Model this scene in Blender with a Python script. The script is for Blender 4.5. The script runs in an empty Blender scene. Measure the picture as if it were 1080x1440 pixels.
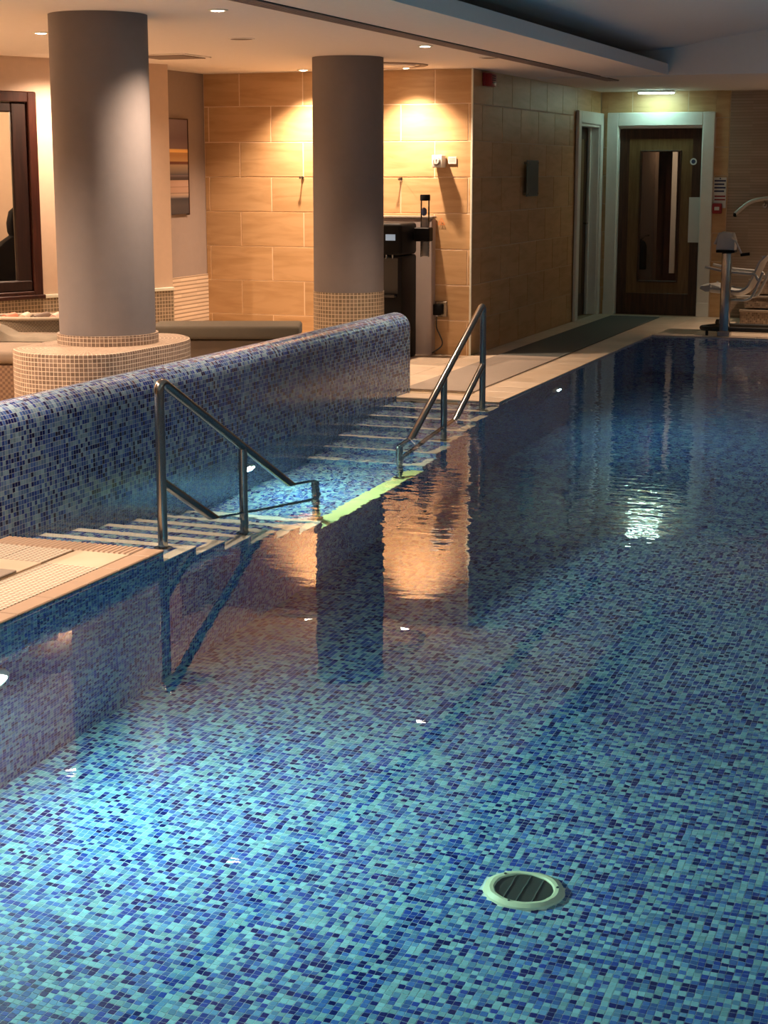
import bpy, bmesh, math, random
from mathutils import Vector, Matrix
random.seed(7)
C = bpy.context.scene.collection
SC = bpy.context.scene
R = math.radians

# ------------------------------------------------------------------ camera, world, exposure
cam = bpy.data.objects.new('camera', bpy.data.cameras.new('camera')); C.objects.link(cam)
cam.location = (0, 0, 1.56); cam.rotation_euler = (R(90-11.45), 0, R(20.4))
cam.data.sensor_fit = 'VERTICAL'; cam.data.sensor_height = 36; cam.data.lens = 2370/1440*36
cam.data.clip_start = .05; cam.data.clip_end = 100
SC.camera = cam
w = bpy.data.worlds.new('world'); SC.world = w; w.use_nodes = True
w.node_tree.nodes['Background'].inputs[0].default_value = (.45, .6, .8, 1)
w.node_tree.nodes['Background'].inputs[1].default_value = .02
SC.view_settings.view_transform = 'Standard'; SC.view_settings.look = 'None'
SC.view_settings.exposure = 1.25; SC.view_settings.gamma = 1
SC.view_settings.use_curve_mapping = False
SC.cycles.use_denoising = True
SC.cycles.max_bounces = 12; SC.cycles.transmission_bounces = 8; SC.cycles.glossy_bounces = 6
SC.cycles.sample_clamp_indirect = 4
SC.cycles.caustics_refractive = True; SC.cycles.caustics_reflective = False

WARM = (1, .70, .48); COOL = (.52, 1, .86); COOL2 = (.42, .86, 1)
DOWN_W = 74          # ceiling downlights
POOL_W = 29          # underwater lamps

# ------------------------------------------------------------------ helpers
def tag(o, label=None, cat=None, group=None, kind=None):
    if label: o['label'] = label
    if cat: o['category'] = cat
    if group: o['group'] = group
    if kind: o['kind'] = kind
    return o
def empty(name, label=None, cat=None, loc=(0, 0, 0), rz=0, group=None, kind=None):
    o = bpy.data.objects.new(name, None); C.objects.link(o)
    o.empty_display_size = .05
    o.location = loc; o.rotation_euler = (0, 0, rz)
    return tag(o, label, cat, group, kind)
def link(name, me, parent=None, loc=None):
    o = bpy.data.objects.new(name, me); C.objects.link(o)
    if parent is not None: o.parent = parent
    if loc is not None: o.location = loc
    return o
def axis_uv(me):
    uv = me.uv_layers.new(name='UVMap') if not me.uv_layers else me.uv_layers[0]
    for p in me.polygons:
        n = p.normal; a = max(range(3), key=lambda i: abs(n[i]))
        i, j = ((1, 2), (0, 2), (0, 1))[a]
        for li in p.loop_indices:
            co = me.vertices[me.loops[li].vertex_index].co
            uv.data[li].uv = (co[i], co[j])
def from_bm(name, bm, mat, parent=None, smooth=None, uv=False):
    bmesh.ops.recalc_face_normals(bm, faces=bm.faces)
    me = bpy.data.meshes.new(name); bm.to_mesh(me); bm.free()
    if mat is not None: me.materials.append(mat)
    if smooth is not None:
        for p in me.polygons: p.use_smooth = True
        me.set_sharp_from_angle(angle=R(smooth))
    if uv: axis_uv(me)
    return link(name, me, parent)
def add_box(bm, x0, x1, y0, y1, z0, z1, bev=0, seg=1):
    r = bmesh.ops.create_cube(bm, size=1)
    for v in r['verts']:
        v.co = Vector(((x0+x1)/2+v.co.x*(x1-x0), (y0+y1)/2+v.co.y*(y1-y0), (z0+z1)/2+v.co.z*(z1-z0)))
    if bev:
        es = list({e for v in r['verts'] for e in v.link_edges})
        bmesh.ops.bevel(bm, geom=es, offset=bev, segments=seg, affect='EDGES', profile=.5)
def box(name, x0, x1, y0, y1, z0, z1, mat, parent=None, bev=0, seg=1, uv=False, smooth=None):
    bm = bmesh.new(); add_box(bm, x0, x1, y0, y1, z0, z1, bev, seg)
    return from_bm(name, bm, mat, parent, smooth if smooth is not None else (35 if bev else None), uv)
def boxes(name, lst, mat, parent=None, bev=0, uv=False):
    bm = bmesh.new()
    for b in lst: add_box(bm, *b, bev)
    return from_bm(name, bm, mat, parent, 35 if bev else None, uv)
def fillet(pts, rad, n=6):
    P = [Vector(p) for p in pts]; out = [P[0]]
    for i in range(1, len(P)-1):
        a = (P[i-1]-P[i]); b = (P[i+1]-P[i]); r = min(rad, a.length*.49, b.length*.49)
        p0 = P[i]+a.normalized()*r; p1 = P[i]+b.normalized()*r
        for k in range(n+1):
            t = k/n; out.append((1-t)**2*p0+2*t*(1-t)*P[i]+t*t*p1)
    out.append(P[-1]); return out
def add_tube(bm, pts, r, seg=14):
    P = [Vector(p) for p in pts]; rings = []
    t0 = (P[1]-P[0]).normalized(); up = Vector((0, 0, 1)) if abs(t0.z) < .9 else Vector((1, 0, 0))
    n = t0.cross(up).normalized()
    for i, p in enumerate(P):
        t = ((P[min(i+1, len(P)-1)]-P[max(i-1, 0)])).normalized()
        n = (n-t*n.dot(t)).normalized(); b = t.cross(n)
        rr = r[i] if isinstance(r, (list, tuple)) else r
        rings.append([bm.verts.new(p+(n*math.cos(2*math.pi*k/seg)+b*math.sin(2*math.pi*k/seg))*rr) for k in range(seg)])
    for a, b in zip(rings, rings[1:]):
        for k in range(seg): bm.faces.new((a[k], a[(k+1) % seg], b[(k+1) % seg], b[k]))
    bm.faces.new(rings[0][::-1]); bm.faces.new(rings[-1])
def tube(name, pts, r, mat, parent=None, seg=14):
    bm = bmesh.new(); add_tube(bm, pts, r, seg)
    return from_bm(name, bm, mat, parent, 50)
def add_lathe(bm, prof, seg=32, axis='Z', loc=(0, 0, 0)):
    rings = []
    for r, z in prof:
        if r < 1e-6:
            rings.append([bm.verts.new(_ax(0, 0, z, axis, loc))])
        else:
            rings.append([bm.verts.new(_ax(r*math.cos(2*math.pi*k/seg), r*math.sin(2*math.pi*k/seg), z, axis, loc)) for k in range(seg)])
    for a, b in zip(rings, rings[1:]):
        for k in range(seg):
            f = [a[k % len(a)], a[(k+1) % len(a)], b[(k+1) % len(b)], b[k % len(b)]]
            f = list(dict.fromkeys(f))
            if len(f) > 2: bm.faces.new(f)
def _ax(x, y, z, axis, loc):
    v = {'Z': (x, y, z), 'X': (z, x, y), 'Y': (x, z, y)}[axis]
    return (v[0]+loc[0], v[1]+loc[1], v[2]+loc[2])
def lathe(name, prof, mat, parent=None, seg=32, axis='Z', loc=(0, 0, 0), smooth=35):
    bm = bmesh.new(); add_lathe(bm, prof, seg, axis, loc)
    return from_bm(name, bm, mat, parent, smooth)
def prism(name, poly, z0, z1, mat, parent=None, bev=0, plane='XY', seg=2, smooth=35):
    # extrude a closed polygon: plane XY -> along Z, YZ -> along X, XZ -> along Y
    bm = bmesh.new()
    def P(a, b, c): return {'XY': (a, b, c), 'YZ': (c, a, b), 'XZ': (a, c, b)}[plane]
    lo = [bm.verts.new(P(a, b, z0)) for a, b in poly]; hi = [bm.verts.new(P(a, b, z1)) for a, b in poly]
    n = len(poly); bm.faces.new(lo[::-1]); top = bm.faces.new(hi)
    for i in range(n): bm.faces.new((lo[i], lo[(i+1) % n], hi[(i+1) % n], hi[i]))
    bmesh.ops.recalc_face_normals(bm, faces=bm.faces)
    if bev:
        es = [e for f in (bm.faces[0], top) if f.is_valid for e in f.edges]
        bmesh.ops.bevel(bm, geom=list(set(es)), offset=bev, segments=seg, affect='EDGES', profile=.5)
    return from_bm(name, bm, mat, parent, smooth)

# ------------------------------------------------------------------ materials
def newmat(name):
    m = bpy.data.materials.new(name); m.use_nodes = True
    nt = m.node_tree; return m, nt, nt.nodes['Principled BSDF']
def rgb(c): return (c[0], c[1], c[2], 1)
def plain(name, col, rough=.5, metal=0, var=.06, scale=18, bump=0, bscale=120, spec=.5, stretch=(1, 1, 1), coord='Object'):
    m, nt, b = newmat(name); L = nt.links.new; N = nt.nodes.new
    tc = N('ShaderNodeTexCoord'); mp = N('ShaderNodeMapping'); mp.inputs['Scale'].default_value = stretch
    L(tc.outputs[coord], mp.inputs[0])
    no = N('ShaderNodeTexNoise'); no.inputs['Scale'].default_value = scale; no.inputs['Detail'].default_value = 4
    L(mp.outputs[0], no.inputs[0])
    oi = N('ShaderNodeObjectInfo')
    hs = N('ShaderNodeHueSaturation'); hs.inputs['Color'].default_value = rgb(col)
    a = N('ShaderNodeMath'); a.operation = 'MULTIPLY_ADD'; a.inputs[1].default_value = 2*var; a.inputs[2].default_value = 1-var
    L(no.outputs[0], a.inputs[0])
    L(a.outputs[0], hs.inputs['Value']); L(hs.outputs[0], b.inputs['Base Color'])
    b.inputs['Roughness'].default_value = rough; b.inputs['Metallic'].default_value = metal
    b.inputs['Specular IOR Level'].default_value = spec
    if bump:
        n2 = N('ShaderNodeTexNoise'); n2.inputs['Scale'].default_value = bscale; L(mp.outputs[0], n2.inputs[0])
        bp = N('ShaderNodeBump'); bp.inputs['Strength'].default_value = bump; bp.inputs['Distance'].default_value = .01
        L(n2.outputs[0], bp.inputs['Height']); L(bp.outputs[0], b.inputs['Normal'])
    return m
def mosaic(name, stops, grout, pitch=.0215, gw=.075, src='UV', rough=.18, relief=.35, grouted=True, jitter=.25, pitch_x=None, spec=.5):
    """one glass or stone chip per cell: colour from white noise of the cell index"""
    m, nt, b = newmat(name); L = nt.links.new; N = nt.nodes.new
    if src == 'UV': s = N('ShaderNodeTexCoord').outputs['UV']
    else: s = N('ShaderNodeNewGeometry').outputs['Position']
    sc = N('ShaderNodeVectorMath'); sc.operation = 'MULTIPLY'
    sc.inputs[1].default_value = (1/(pitch_x or pitch), 1/pitch, 0); L(s, sc.inputs[0])
    fl = N('ShaderNodeVectorMath'); fl.operation = 'FLOOR'; L(sc.outputs[0], fl.inputs[0])
    wn = N('ShaderNodeTexWhiteNoise'); wn.noise_dimensions = '2D'; L(fl.outputs[0], wn.inputs['Vector'])
    cr = N('ShaderNodeValToRGB'); cr.color_ramp.interpolation = 'CONSTANT'
    els = cr.color_ramp.elements
    while len(els) < len(stops): els.new(.5)
    for e, (p, c) in zip(els, stops): e.position = p; e.color = rgb(c)
    L(wn.outputs['Value'], cr.inputs[0])
    hs = N('ShaderNodeHueSaturation'); L(cr.outputs[0], hs.inputs['Color'])
    sx = N('ShaderNodeSeparateXYZ'); L(wn.outputs['Color'], sx.inputs[0])
    j = N('ShaderNodeMath'); j.operation = 'MULTIPLY_ADD'; j.inputs[1].default_value = 2*jitter; j.inputs[2].default_value = 1-jitter
    L(sx.outputs['Y'], j.inputs[0]); L(j.outputs[0], hs.inputs['Value'])
    b.inputs['Roughness'].default_value = rough; b.inputs['Specular IOR Level'].default_value = spec
    if not grouted:
        L(hs.outputs[0], b.inputs['Base Color']); return m
    fr = N('ShaderNodeVectorMath'); fr.operation = 'FRACTION'; L(sc.outputs[0], fr.inputs[0])
    sb = N('ShaderNodeVectorMath'); sb.operation = 'SUBTRACT'; sb.inputs[1].default_value = (.5, .5, 0); L(fr.outputs[0], sb.inputs[0])
    ab = N('ShaderNodeVectorMath'); ab.operation = 'ABSOLUTE'; L(sb.outputs[0], ab.inputs[0])
    sp = N('ShaderNodeSeparateXYZ'); L(ab.outputs[0], sp.inputs[0])
    mx = N('ShaderNodeMath'); mx.operation = 'MAXIMUM'; L(sp.outputs[1 if pitch_x else 0], mx.inputs[0]); L(sp.outputs[1], mx.inputs[1])
    gt = N('ShaderNodeMath'); gt.operation = 'GREATER_THAN'; gt.inputs[1].default_value = .5-gw/2; L(mx.outputs[0], gt.inputs[0])
    mix = N('ShaderNodeMix'); mix.data_type = 'RGBA'; L(gt.outputs[0], mix.inputs['Factor'])
    L(hs.outputs[0], mix.inputs['A']); mix.inputs['B'].default_value = rgb(grout)
    L(mix.outputs['Result'], b.inputs['Base Color'])
    ra = N('ShaderNodeMath'); ra.operation = 'MULTIPLY_ADD'; ra.inputs[1].default_value = .6-rough; ra.inputs[2].default_value = rough
    L(gt.outputs[0], ra.inputs[0]); L(ra.outputs[0], b.inputs['Roughness'])
    if relief:
        mr = N('ShaderNodeMapRange'); mr.inputs['From Min'].default_value = .5-gw; mr.inputs['From Max'].default_value = .5-gw/3
        mr.inputs['To Min'].default_value = 1; mr.inputs['To Max'].default_value = 0
        L(mx.outputs[0], mr.inputs[0])
        ad = N('ShaderNodeMath'); ad.operation = 'MULTIPLY_ADD'; ad.inputs[1].default_value = .25
        L(sx.outputs['Z'], ad.inputs[0]); L(mr.outputs[0], ad.inputs[2])
        bp = N('ShaderNodeBump'); bp.inputs['Strength'].default_value = relief; bp.inputs['Distance'].default_value = .0015
        L(ad.outputs[0], bp.inputs['Height']); L(bp.outputs[0], b.inputs['Normal'])
    return m
def emit(name, col, s):
    m, nt, b = newmat(name)
    b.inputs['Base Color'].default_value = rgb(col); b.inputs['Emission Color'].default_value = rgb(col)
    b.inputs['Emission Strength'].default_value = s; return m
def stone(name, col, vein, rough=.45, coord='Object'):
    m, nt, b = newmat(name); L = nt.links.new; N = nt.nodes.new
    tc = N('ShaderNodeNewGeometry'); oi = N('ShaderNodeObjectInfo')
    of = N('ShaderNodeVectorMath'); of.operation = 'MULTIPLY_ADD'
    of.inputs[1].default_value = (1.1, 1.1, 7)
    cb = N('ShaderNodeCombineXYZ'); L(oi.outputs['Random'], cb.inputs[2])
    ml = N('ShaderNodeVectorMath'); ml.operation = 'SCALE'; ml.inputs['Scale'].default_value = 30; L(cb.outputs[0], ml.inputs[0])
    L(tc.outputs['Position'], of.inputs[0]); L(ml.outputs[0], of.inputs[2])
    no = N('ShaderNodeTexNoise'); no.inputs['Scale'].default_value = 2.2; no.inputs['Detail'].default_value = 7; no.inputs['Distortion'].default_value = .8
    L(of.outputs[0], no.inputs[0])
    cr = N('ShaderNodeValToRGB'); cr.color_ramp.elements[0].color = rgb(vein); cr.color_ramp.elements[1].color = rgb(col)
    cr.color_ramp.elements[0].position = .3; cr.color_ramp.elements[1].position = .6
    L(no.outputs[0], cr.inputs[0])
    hs = N('ShaderNodeHueSaturation'); L(cr.outputs[0], hs.inputs['Color'])
    a = N('ShaderNodeMath'); a.operation = 'MULTIPLY_ADD'; a.inputs[1].default_value = .14; a.inputs[2].default_value = .93
    L(oi.outputs['Random'], a.inputs[0]); L(a.outputs[0], hs.inputs['Value']); L(hs.outputs[0], b.inputs['Base Color'])
    bp = N('ShaderNodeBump'); bp.inputs['Strength'].default_value = .25; bp.inputs['Distance'].default_value = .004
    L(no.outputs[0], bp.inputs['Height']); L(bp.outputs[0], b.inputs['Normal'])
    b.inputs['Roughness'].default_value = rough; return m
def wood(name, c0, c1, rough=.35):
    m, nt, b = newmat(name); L = nt.links.new; N = nt.nodes.new
    tc = N('ShaderNodeTexCoord'); mp = N('ShaderNodeMapping'); mp.inputs['Scale'].default_value = (14, 14, 1.2)
    L(tc.outputs['Object'], mp.inputs[0])
    no = N('ShaderNodeTexNoise'); no.inputs['Scale'].default_value = 3; no.inputs['Detail'].default_value = 6; no.inputs['Distortion'].default_value = .6
    L(mp.outputs[0], no.inputs[0]); cr = N('ShaderNodeValToRGB')
    cr.color_ramp.elements[0].position = .35; cr.color_ramp.elements[1].position = .65
    cr.color_ramp.elements[0].color = rgb(c0); cr.color_ramp.elements[1].color = rgb(c1)
    L(no.outputs[0], cr.inputs[0]); L(cr.outputs[0], b.inputs['Base Color']); b.inputs['Roughness'].default_value = rough
    return m
def weave(name, c0, c1, sx=60, sz=60):
    m, nt, b = newmat(name); L = nt.links.new; N = nt.nodes.new
    tc = N('ShaderNodeTexCoord'); mp = N('ShaderNodeMapping'); mp.inputs['Scale'].default_value = (sx, sx, sz)
    L(tc.outputs['Object'], mp.inputs[0])
    ch = N('ShaderNodeTexChecker'); ch.inputs['Scale'].default_value = 1
    ch.inputs[1].default_value = rgb(c0); ch.inputs[2].default_value = rgb(c1)
    L(mp.outputs[0], ch.inputs[0]); L(ch.outputs[0], b.inputs['Base Color'])
    bp = N('ShaderNodeBump'); bp.inputs['Strength'].default_value = .6; bp.inputs['Distance'].default_value = .004
    L(ch.outputs['Fac'], bp.inputs['Height']); L(bp.outputs[0], b.inputs['Normal'])
    b.inputs['Roughness'].default_value = .7; return m
def glass(name, tint=(1, 1, 1), alpha=.12):
    m, nt, b = newmat(name); nt.nodes.remove(b); N = nt.nodes.new; L = nt.links.new
    t = N('ShaderNodeBsdfTransparent'); t.inputs[0].default_value = rgb(tint)
    g = N('ShaderNodeBsdfGlossy'); g.inputs['Roughness'].default_value = .02
    fr = N('ShaderNodeFresnel'); fr.inputs[0].default_value = 1.45
    mx = N('ShaderNodeMixShader'); L(fr.outputs[0], mx.inputs[0]); L(t.outputs[0], mx.inputs[1]); L(g.outputs[0], mx.inputs[2])
    L(mx.outputs[0], nt.nodes['Material Output'].inputs[0]); return m
def water_mat():
    m, nt, b = newmat('pool_water'); nt.nodes.remove(b); N = nt.nodes.new; L = nt.links.new
    g = N('ShaderNodeBsdfGlass'); g.inputs['IOR'].default_value = 1.333; g.inputs['Roughness'].default_value = 0
    geo = N('ShaderNodeNewGeometry')
    def noise(sc, det, stretch):
        mp = N('ShaderNodeMapping'); mp.inputs['Scale'].default_value = stretch; L(geo.outputs['Position'], mp.inputs[0])
        n = N('ShaderNodeTexNoise'); n.inputs['Scale'].default_value = sc; n.inputs['Detail'].default_value = det
        L(mp.outputs[0], n.inputs[0]); return n.outputs[0]
    broad = noise(1.6, 2, (1, 1, 1)); fine = noise(7, 2, (1, 1.4, 1)); patch = noise(.35, 1, (1, 1, 1))
    # the surface is livelier further down the pool, around the hidden inlet
    sp = N('ShaderNodeSeparateXYZ'); L(geo.outputs['Position'], sp.inputs[0])
    mr = N('ShaderNodeMapRange'); mr.inputs['From Min'].default_value = 5.5; mr.inputs['From Max'].default_value = 9.5
    mr.inputs['To Min'].default_value = .12; mr.inputs['To Max'].default_value = 1; L(sp.outputs['Y'], mr.inputs[0])
    pm = N('ShaderNodeMapRange'); pm.inputs['From Min'].default_value = .35; pm.inputs['From Max'].default_value = .65
    pm.inputs['To Min'].default_value = .35; pm.inputs['To Max'].default_value = 1; L(patch, pm.inputs[0])
    am = N('ShaderNodeMath'); am.operation = 'MULTIPLY'; L(mr.outputs[0], am.inputs[0]); L(pm.outputs[0], am.inputs[1])
    f2 = N('ShaderNodeMath'); f2.operation = 'MULTIPLY'; L(fine, f2.inputs[0]); L(am.outputs[0], f2.inputs[1])
    f3 = N('ShaderNodeMath'); f3.operation = 'MULTIPLY'; f3.inputs[1].default_value = .0047; L(f2.outputs[0], f3.inputs[0])
    b3 = N('ShaderNodeMath'); b3.operation = 'MULTIPLY_ADD'; b3.inputs[1].default_value = .0014; L(broad, b3.inputs[0]); L(f3.outputs[0], b3.inputs[2])
    bp = N('ShaderNodeBump'); bp.inputs['Strength'].default_value = 1; bp.inputs['Distance'].default_value = 1
    L(b3.outputs[0], bp.inputs['Height']); L(bp.outputs[0], g.inputs['Normal'])
    L(g.outputs[0], nt.nodes['Material Output'].inputs[0]); return m

BLUE = [(0, (.23, .43, .51)), (.30, (.12, .265, .46)), (.50, (.05, .13, .40)), (.70, (.020, .052, .31)), (.85, (.006, .012, .13))]
GROUT = (.54, .63, .70)
M = {}
M['blue'] = mosaic('blue_glass_mosaic', [(0, (.19, .31, .42)), (.24, (.11, .20, .37)), (.46, (.05, .11, .31)), (.68, (.022, .05, .24)), (.84, (.007, .012, .09))], (.42, .50, .58), gw=.065)
M['blue_pos'] = mosaic('blue_floor_mosaic', BLUE, GROUT, src='POS', rough=.4, spec=.05)
M['blue_chip'] = mosaic('blue_glass_chip', BLUE, GROUT, src='POS', grouted=False, rough=.4, spec=.05)
M['blue_wet'] = mosaic('blue_glass_mosaic_wet', BLUE, GROUT, spec=.05)
M['grout'] = plain('pool_grout', (.64, .74, .79), .7)
M['beige_mosaic'] = mosaic('beige_stone_mosaic', [(0, (.215, .152, .115)), (.4, (.18, .127, .094)), (.75, (.245, .178, .135))], (.66, .54, .43), pitch=.0235, gw=.14, rough=.4, jitter=.1)
M['olive_mosaic'] = mosaic('olive_stone_mosaic', [(0, (.20, .155, .105)), (.5, (.25, .195, .135))], (.62, .51, .38), pitch=.029, gw=.17, rough=.4, jitter=.1)
M['pale_mosaic'] = mosaic('pale_stone_mosaic', [(0, (.36, .265, .195)), (.5, (.40, .295, .22))], (.25, .185, .135), pitch=.03, gw=.2, rough=.5, jitter=.05, pitch_x=.3)
M['pale_mosaic2'] = mosaic('cream_strip_mosaic', [(0, (.66, .52, .39)), (.5, (.6, .47, .35))], (.30, .22, .155), pitch=.034, gw=.32, rough=.5, jitter=.05, pitch_x=.3)
M['brown_mosaic'] = mosaic('brown_step_mosaic', [(0, (.20, .14, .095)), (.5, (.13, .09, .06)), (.75, (.27, .2, .14))], (.28, .2, .14), pitch=.02, gw=.14, rough=.5, jitter=.15)
M['stone'] = stone('sandstone', (.58, .37, .19), (.47, .285, .13))
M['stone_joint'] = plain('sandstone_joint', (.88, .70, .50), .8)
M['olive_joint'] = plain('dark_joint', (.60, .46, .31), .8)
M['deck'] = stone('deck_tile', (.66, .54, .42), (.57, .45, .33), .35)
M['deck_joint'] = plain('deck_joint', (.42, .32, .21), .8)
M['paint'] = plain('taupe_paint', (.19, .172, .175), .75, bump=.03)
M['paint_grey'] = plain('grey_brown_paint', (.28, .22, .19), .8, bump=.03)
M['cream'] = plain('cream_paint', (.66, .5, .38), .8, bump=.03)
M['ceiling'] = plain('ceiling_paint', (.85, .80, .76), .85, var=.03)
M['ceil_grey'] = plain('pool_ceiling_paint', (.78, .78, .79), .85, var=.03)
M['steel'] = plain('brushed_steel', (.36, .35, .33), .2, 1, var=.1, bump=.02, bscale=300)
M['satin'] = plain('satin_steel', (.52, .49, .46), .5, .55)
M['white'] = plain('white_gloss_paint', (.74, .74, .70), .35)
M['strip'] = plain('white_step_strip', (.78, .80, .70), .5)
M['edge_strip'] = plain('pale_lime_edge_strip', (.78, .82, .34), .5)
M['black'] = plain('black_plastic', (.006, .006, .007), .55, spec=.12)
M['rubber'] = plain('black_rubber', (.02, .02, .02), .6)
M['dark'] = plain('dark_void', (.03, .028, .026), .9)
M['mahogany'] = wood('mahogany', (.028, .0075, .005), (.055, .015, .009), .35)
M['mahogany_dark'] = wood('dark_mahogany', (.012, .0045, .0035), (.024, .008, .0055), .4)
M['darkwood'] = wood('dark_door_wood', (.035, .013, .007), (.07, .028, .014), .4)
M['oak'] = wood('oak_inlay', (.12, .062, .022), (.17, .095, .038), .4)
M['cushion'] = plain('olive_cushion_fabric', (.115, .098, .074), .9, bump=.25, bscale=400)
M['cushion_pale'] = plain('taupe_cushion_fabric', (.25, .195, .15), .9, bump=.25, bscale=400)
M['base'] = plain('brown_bench_panel', (.12, .085, .06), .6)
M['wicker'] = weave('wicker', (.25, .16, .105), (.15, .09, .06))
M['basket'] = weave('basket_weave', (.2, .16, .11), (.13, .1, .07), 90, 90)
M['rope'] = plain('rope_rim', (.38, .32, .25), .8, bump=.4, bscale=200)
M['towel'] = plain('grey_towel', (.20, .17, .13), .95, bump=.4, bscale=250)
M['mat'] = plain('grey_mat', (.30, .25, .21), .85, bump=.4, bscale=350, var=.08)
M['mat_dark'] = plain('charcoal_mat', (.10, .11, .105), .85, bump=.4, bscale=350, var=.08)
M['glass'] = glass('clear_glass')
M['red'] = plain('red_plastic', (.28, .015, .02), .4)
M['paper'] = plain('paper', (.62, .6, .58), .7, var=.02)
M['panel'] = plain('grey_panel', (.36, .30, .28), .6)
m_, nt_, b_ = newmat('translucent_paper_cup'); b_.inputs['Base Color'].default_value = (.75, .72, .68, 1)
tr_ = nt_.nodes.new('ShaderNodeBsdfTranslucent'); tr_.inputs[0].default_value = (.8, .77, .72, 1)
mx_ = nt_.nodes.new('ShaderNodeMixShader'); mx_.inputs[0].default_value = .6
nt_.links.new(b_.outputs[0], mx_.inputs[1]); nt_.links.new(tr_.outputs[0], mx_.inputs[2]); nt_.links.new(mx_.outputs[0], nt_.nodes['Material Output'].inputs[0]); M['cup'] = m_
M['slate'] = plain('grey_green_plate', (.11, .13, .12), .35)
M['hoist'] = plain('white_hoist_plastic', (.46, .45, .43), .3)
M['water'] = water_mat()
M['lens_warm'] = emit('downlight_lens', (1, .82, .62), 22)
M['lens_pool'] = emit('pool_lamp_lens', (1, 1, .86), 7)
M['tube_white'] = emit('emergency_tube', (.66, 1, .88), 11)
M['screen'] = emit('cooler_screen', (.30, .45, .62), .16)

# ------------------------------------------------------------------ room measures (metres)
DZ = .012                    # tile thickness above the deck slab; water lies at z = 0
XL, XR = -3.25, 2.4          # pool sides
Y0, YN, YF, YE = -1.5, 6.10, 11.0, 16.14
XP = -4.0                    # pool face of the mosaic parapet
ZC = 2.39
YB = 13.725; XS = -4.32; YW = 18.36
def floor_z(y): return -1.15-.095*y

# ------------------------------------------------------------------ deck and lounge floor
FL = empty('floor', kind='structure', label='cream tiled pool deck and lounge floor')
boxes('slab', [(-9, XP-.2, -2, 18.6, -.3, 0), (XP-.2, XL-.002, -2, YN-.002, -.3, 0), (XP-.2, XL-.002, YF+.002, 18.6, -.3, 0),
               (XL-.002, XR+.6, YE+.002, 18.6, -.3, 0), (XR+.002, XR+.6, -2, YE+.002, -.3, 0)], M['deck_joint'], FL)
_cache = {}
def tile(name, x0, x1, y0, y1, z0, z1, mat, parent, bev=.002):
    key = (name, round(x1-x0, 4), round(y1-y0, 4), round(z1-z0, 4), mat.name)
    if key not in _cache:
        bm = bmesh.new(); add_box(bm, -(x1-x0)/2, (x1-x0)/2, -(y1-y0)/2, (y1-y0)/2, -(z1-z0)/2, (z1-z0)/2, bev)
        bmesh.ops.recalc_face_normals(bm, faces=bm.faces)
        me = bpy.data.meshes.new(name); bm.to_mesh(me); bm.free(); me.materials.append(mat); _cache[key] = me
    o = bpy.data.objects.new(name, _cache[key]); C.objects.link(o); o.parent = parent
    o.location = ((x0+x1)/2, (y0+y1)/2, (z0+z1)/2)
    return o
G = .0035
def tile_field(name, x0, x1, y0, y1, sx, sy, mat, parent):
    nx = max(1, round((x1-x0)/sx)); ny = max(1, round((y1-y0)/sy)); ax = (x1-x0)/nx; ay = (y1-y0)/ny
    for i in range(nx):
        for j in range(ny):
            tile(name, x0+i*ax+G/2, x0+(i+1)*ax-G/2, y0+j*ay+G/2, y0+(j+1)*ay-G/2, 0.0005, DZ, mat, parent)
M['grip'] = plain('ridged_coping', (.36, .255, .185), .5)
def studded():
    m, nt, b = newmat('studded_deck_tile'); L = nt.links.new; N = nt.nodes.new
    g = N('ShaderNodeNewGeometry'); s = N('ShaderNodeVectorMath'); s.operation = 'MULTIPLY'; s.inputs[1].default_value = (1/.0245, 1/.0245, 0)
    L(g.outputs['Position'], s.inputs[0]); f = N('ShaderNodeVectorMath'); f.operation = 'FRACTION'; L(s.outputs[0], f.inputs[0])
    d = N('ShaderNodeVectorMath'); d.operation = 'DISTANCE'; d.inputs[1].default_value = (.5, .5, 0); L(f.outputs[0], d.inputs[0])
    mr = N('ShaderNodeMapRange'); mr.inputs['From Min'].default_value = .24; mr.inputs['From Max'].default_value = .42
    mr.inputs['To Min'].default_value = 1; mr.inputs['To Max'].default_value = 0; L(d.outputs['Value'], mr.inputs[0])
    mx = N('ShaderNodeMix'); mx.data_type = 'RGBA'; L(mr.outputs[0], mx.inputs['Factor'])
    mx.inputs['A'].default_value = (.33, .27, .21, 1); mx.inputs['B'].default_value = (.70, .60, .50, 1)
    L(mx.outputs['Result'], b.inputs['Base Color'])
    bp = N('ShaderNodeBump'); bp.inputs['Strength'].default_value = .6; bp.inputs['Distance'].default_value = .003
    L(mr.outputs[0], bp.inputs['Height']); L(bp.outputs[0], b.inputs['Normal']); b.inputs['Roughness'].default_value = .45
    return m
M['stud'] = studded()
# near deck
y = YN-.13
while y > 2.6:
    tile('coping_tile', XL-.085, XL+.004, y-.2425, y, .0005, DZ, M['grip'], FL, .004); y -= .245
tile('coping_corner', XL-.085, XL+.004, YN-.128, YN+.002, .0005, DZ, M['grip'], FL, .004)
n = 27; wv = (XL-.087-XP)/n
for i in range(n):
    tile('nosing_tile', XP+i*wv+.0015, XP+(i+1)*wv-.0015, YN-.128, YN+.004, .0005, DZ+.003, M['grip'], FL, .005)
tile('deck_tile', -3.585, -3.34, YN-.373, YN-.131, .0005, DZ, M['deck'], FL)
y = YN-.376
while y > 2.6:
    tile('studded_tile', -3.585, -3.34, y-.242, y, .0005, DZ, M['stud'], FL); y -= .245
for i in range(2):
    tile('studded_tile', XP+.004+i*.198, XP+.198+i*.198, YN-.373, YN-.131, .0005, DZ, M['stud'], FL)
    for j in range(14):
        tile('deck_tile', XP+.004+i*.198, XP+.198+i*.198, YN-.376-.245*(j+1)+.003, YN-.376-.245*j, .0005, DZ, M['deck'], FL)
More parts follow.
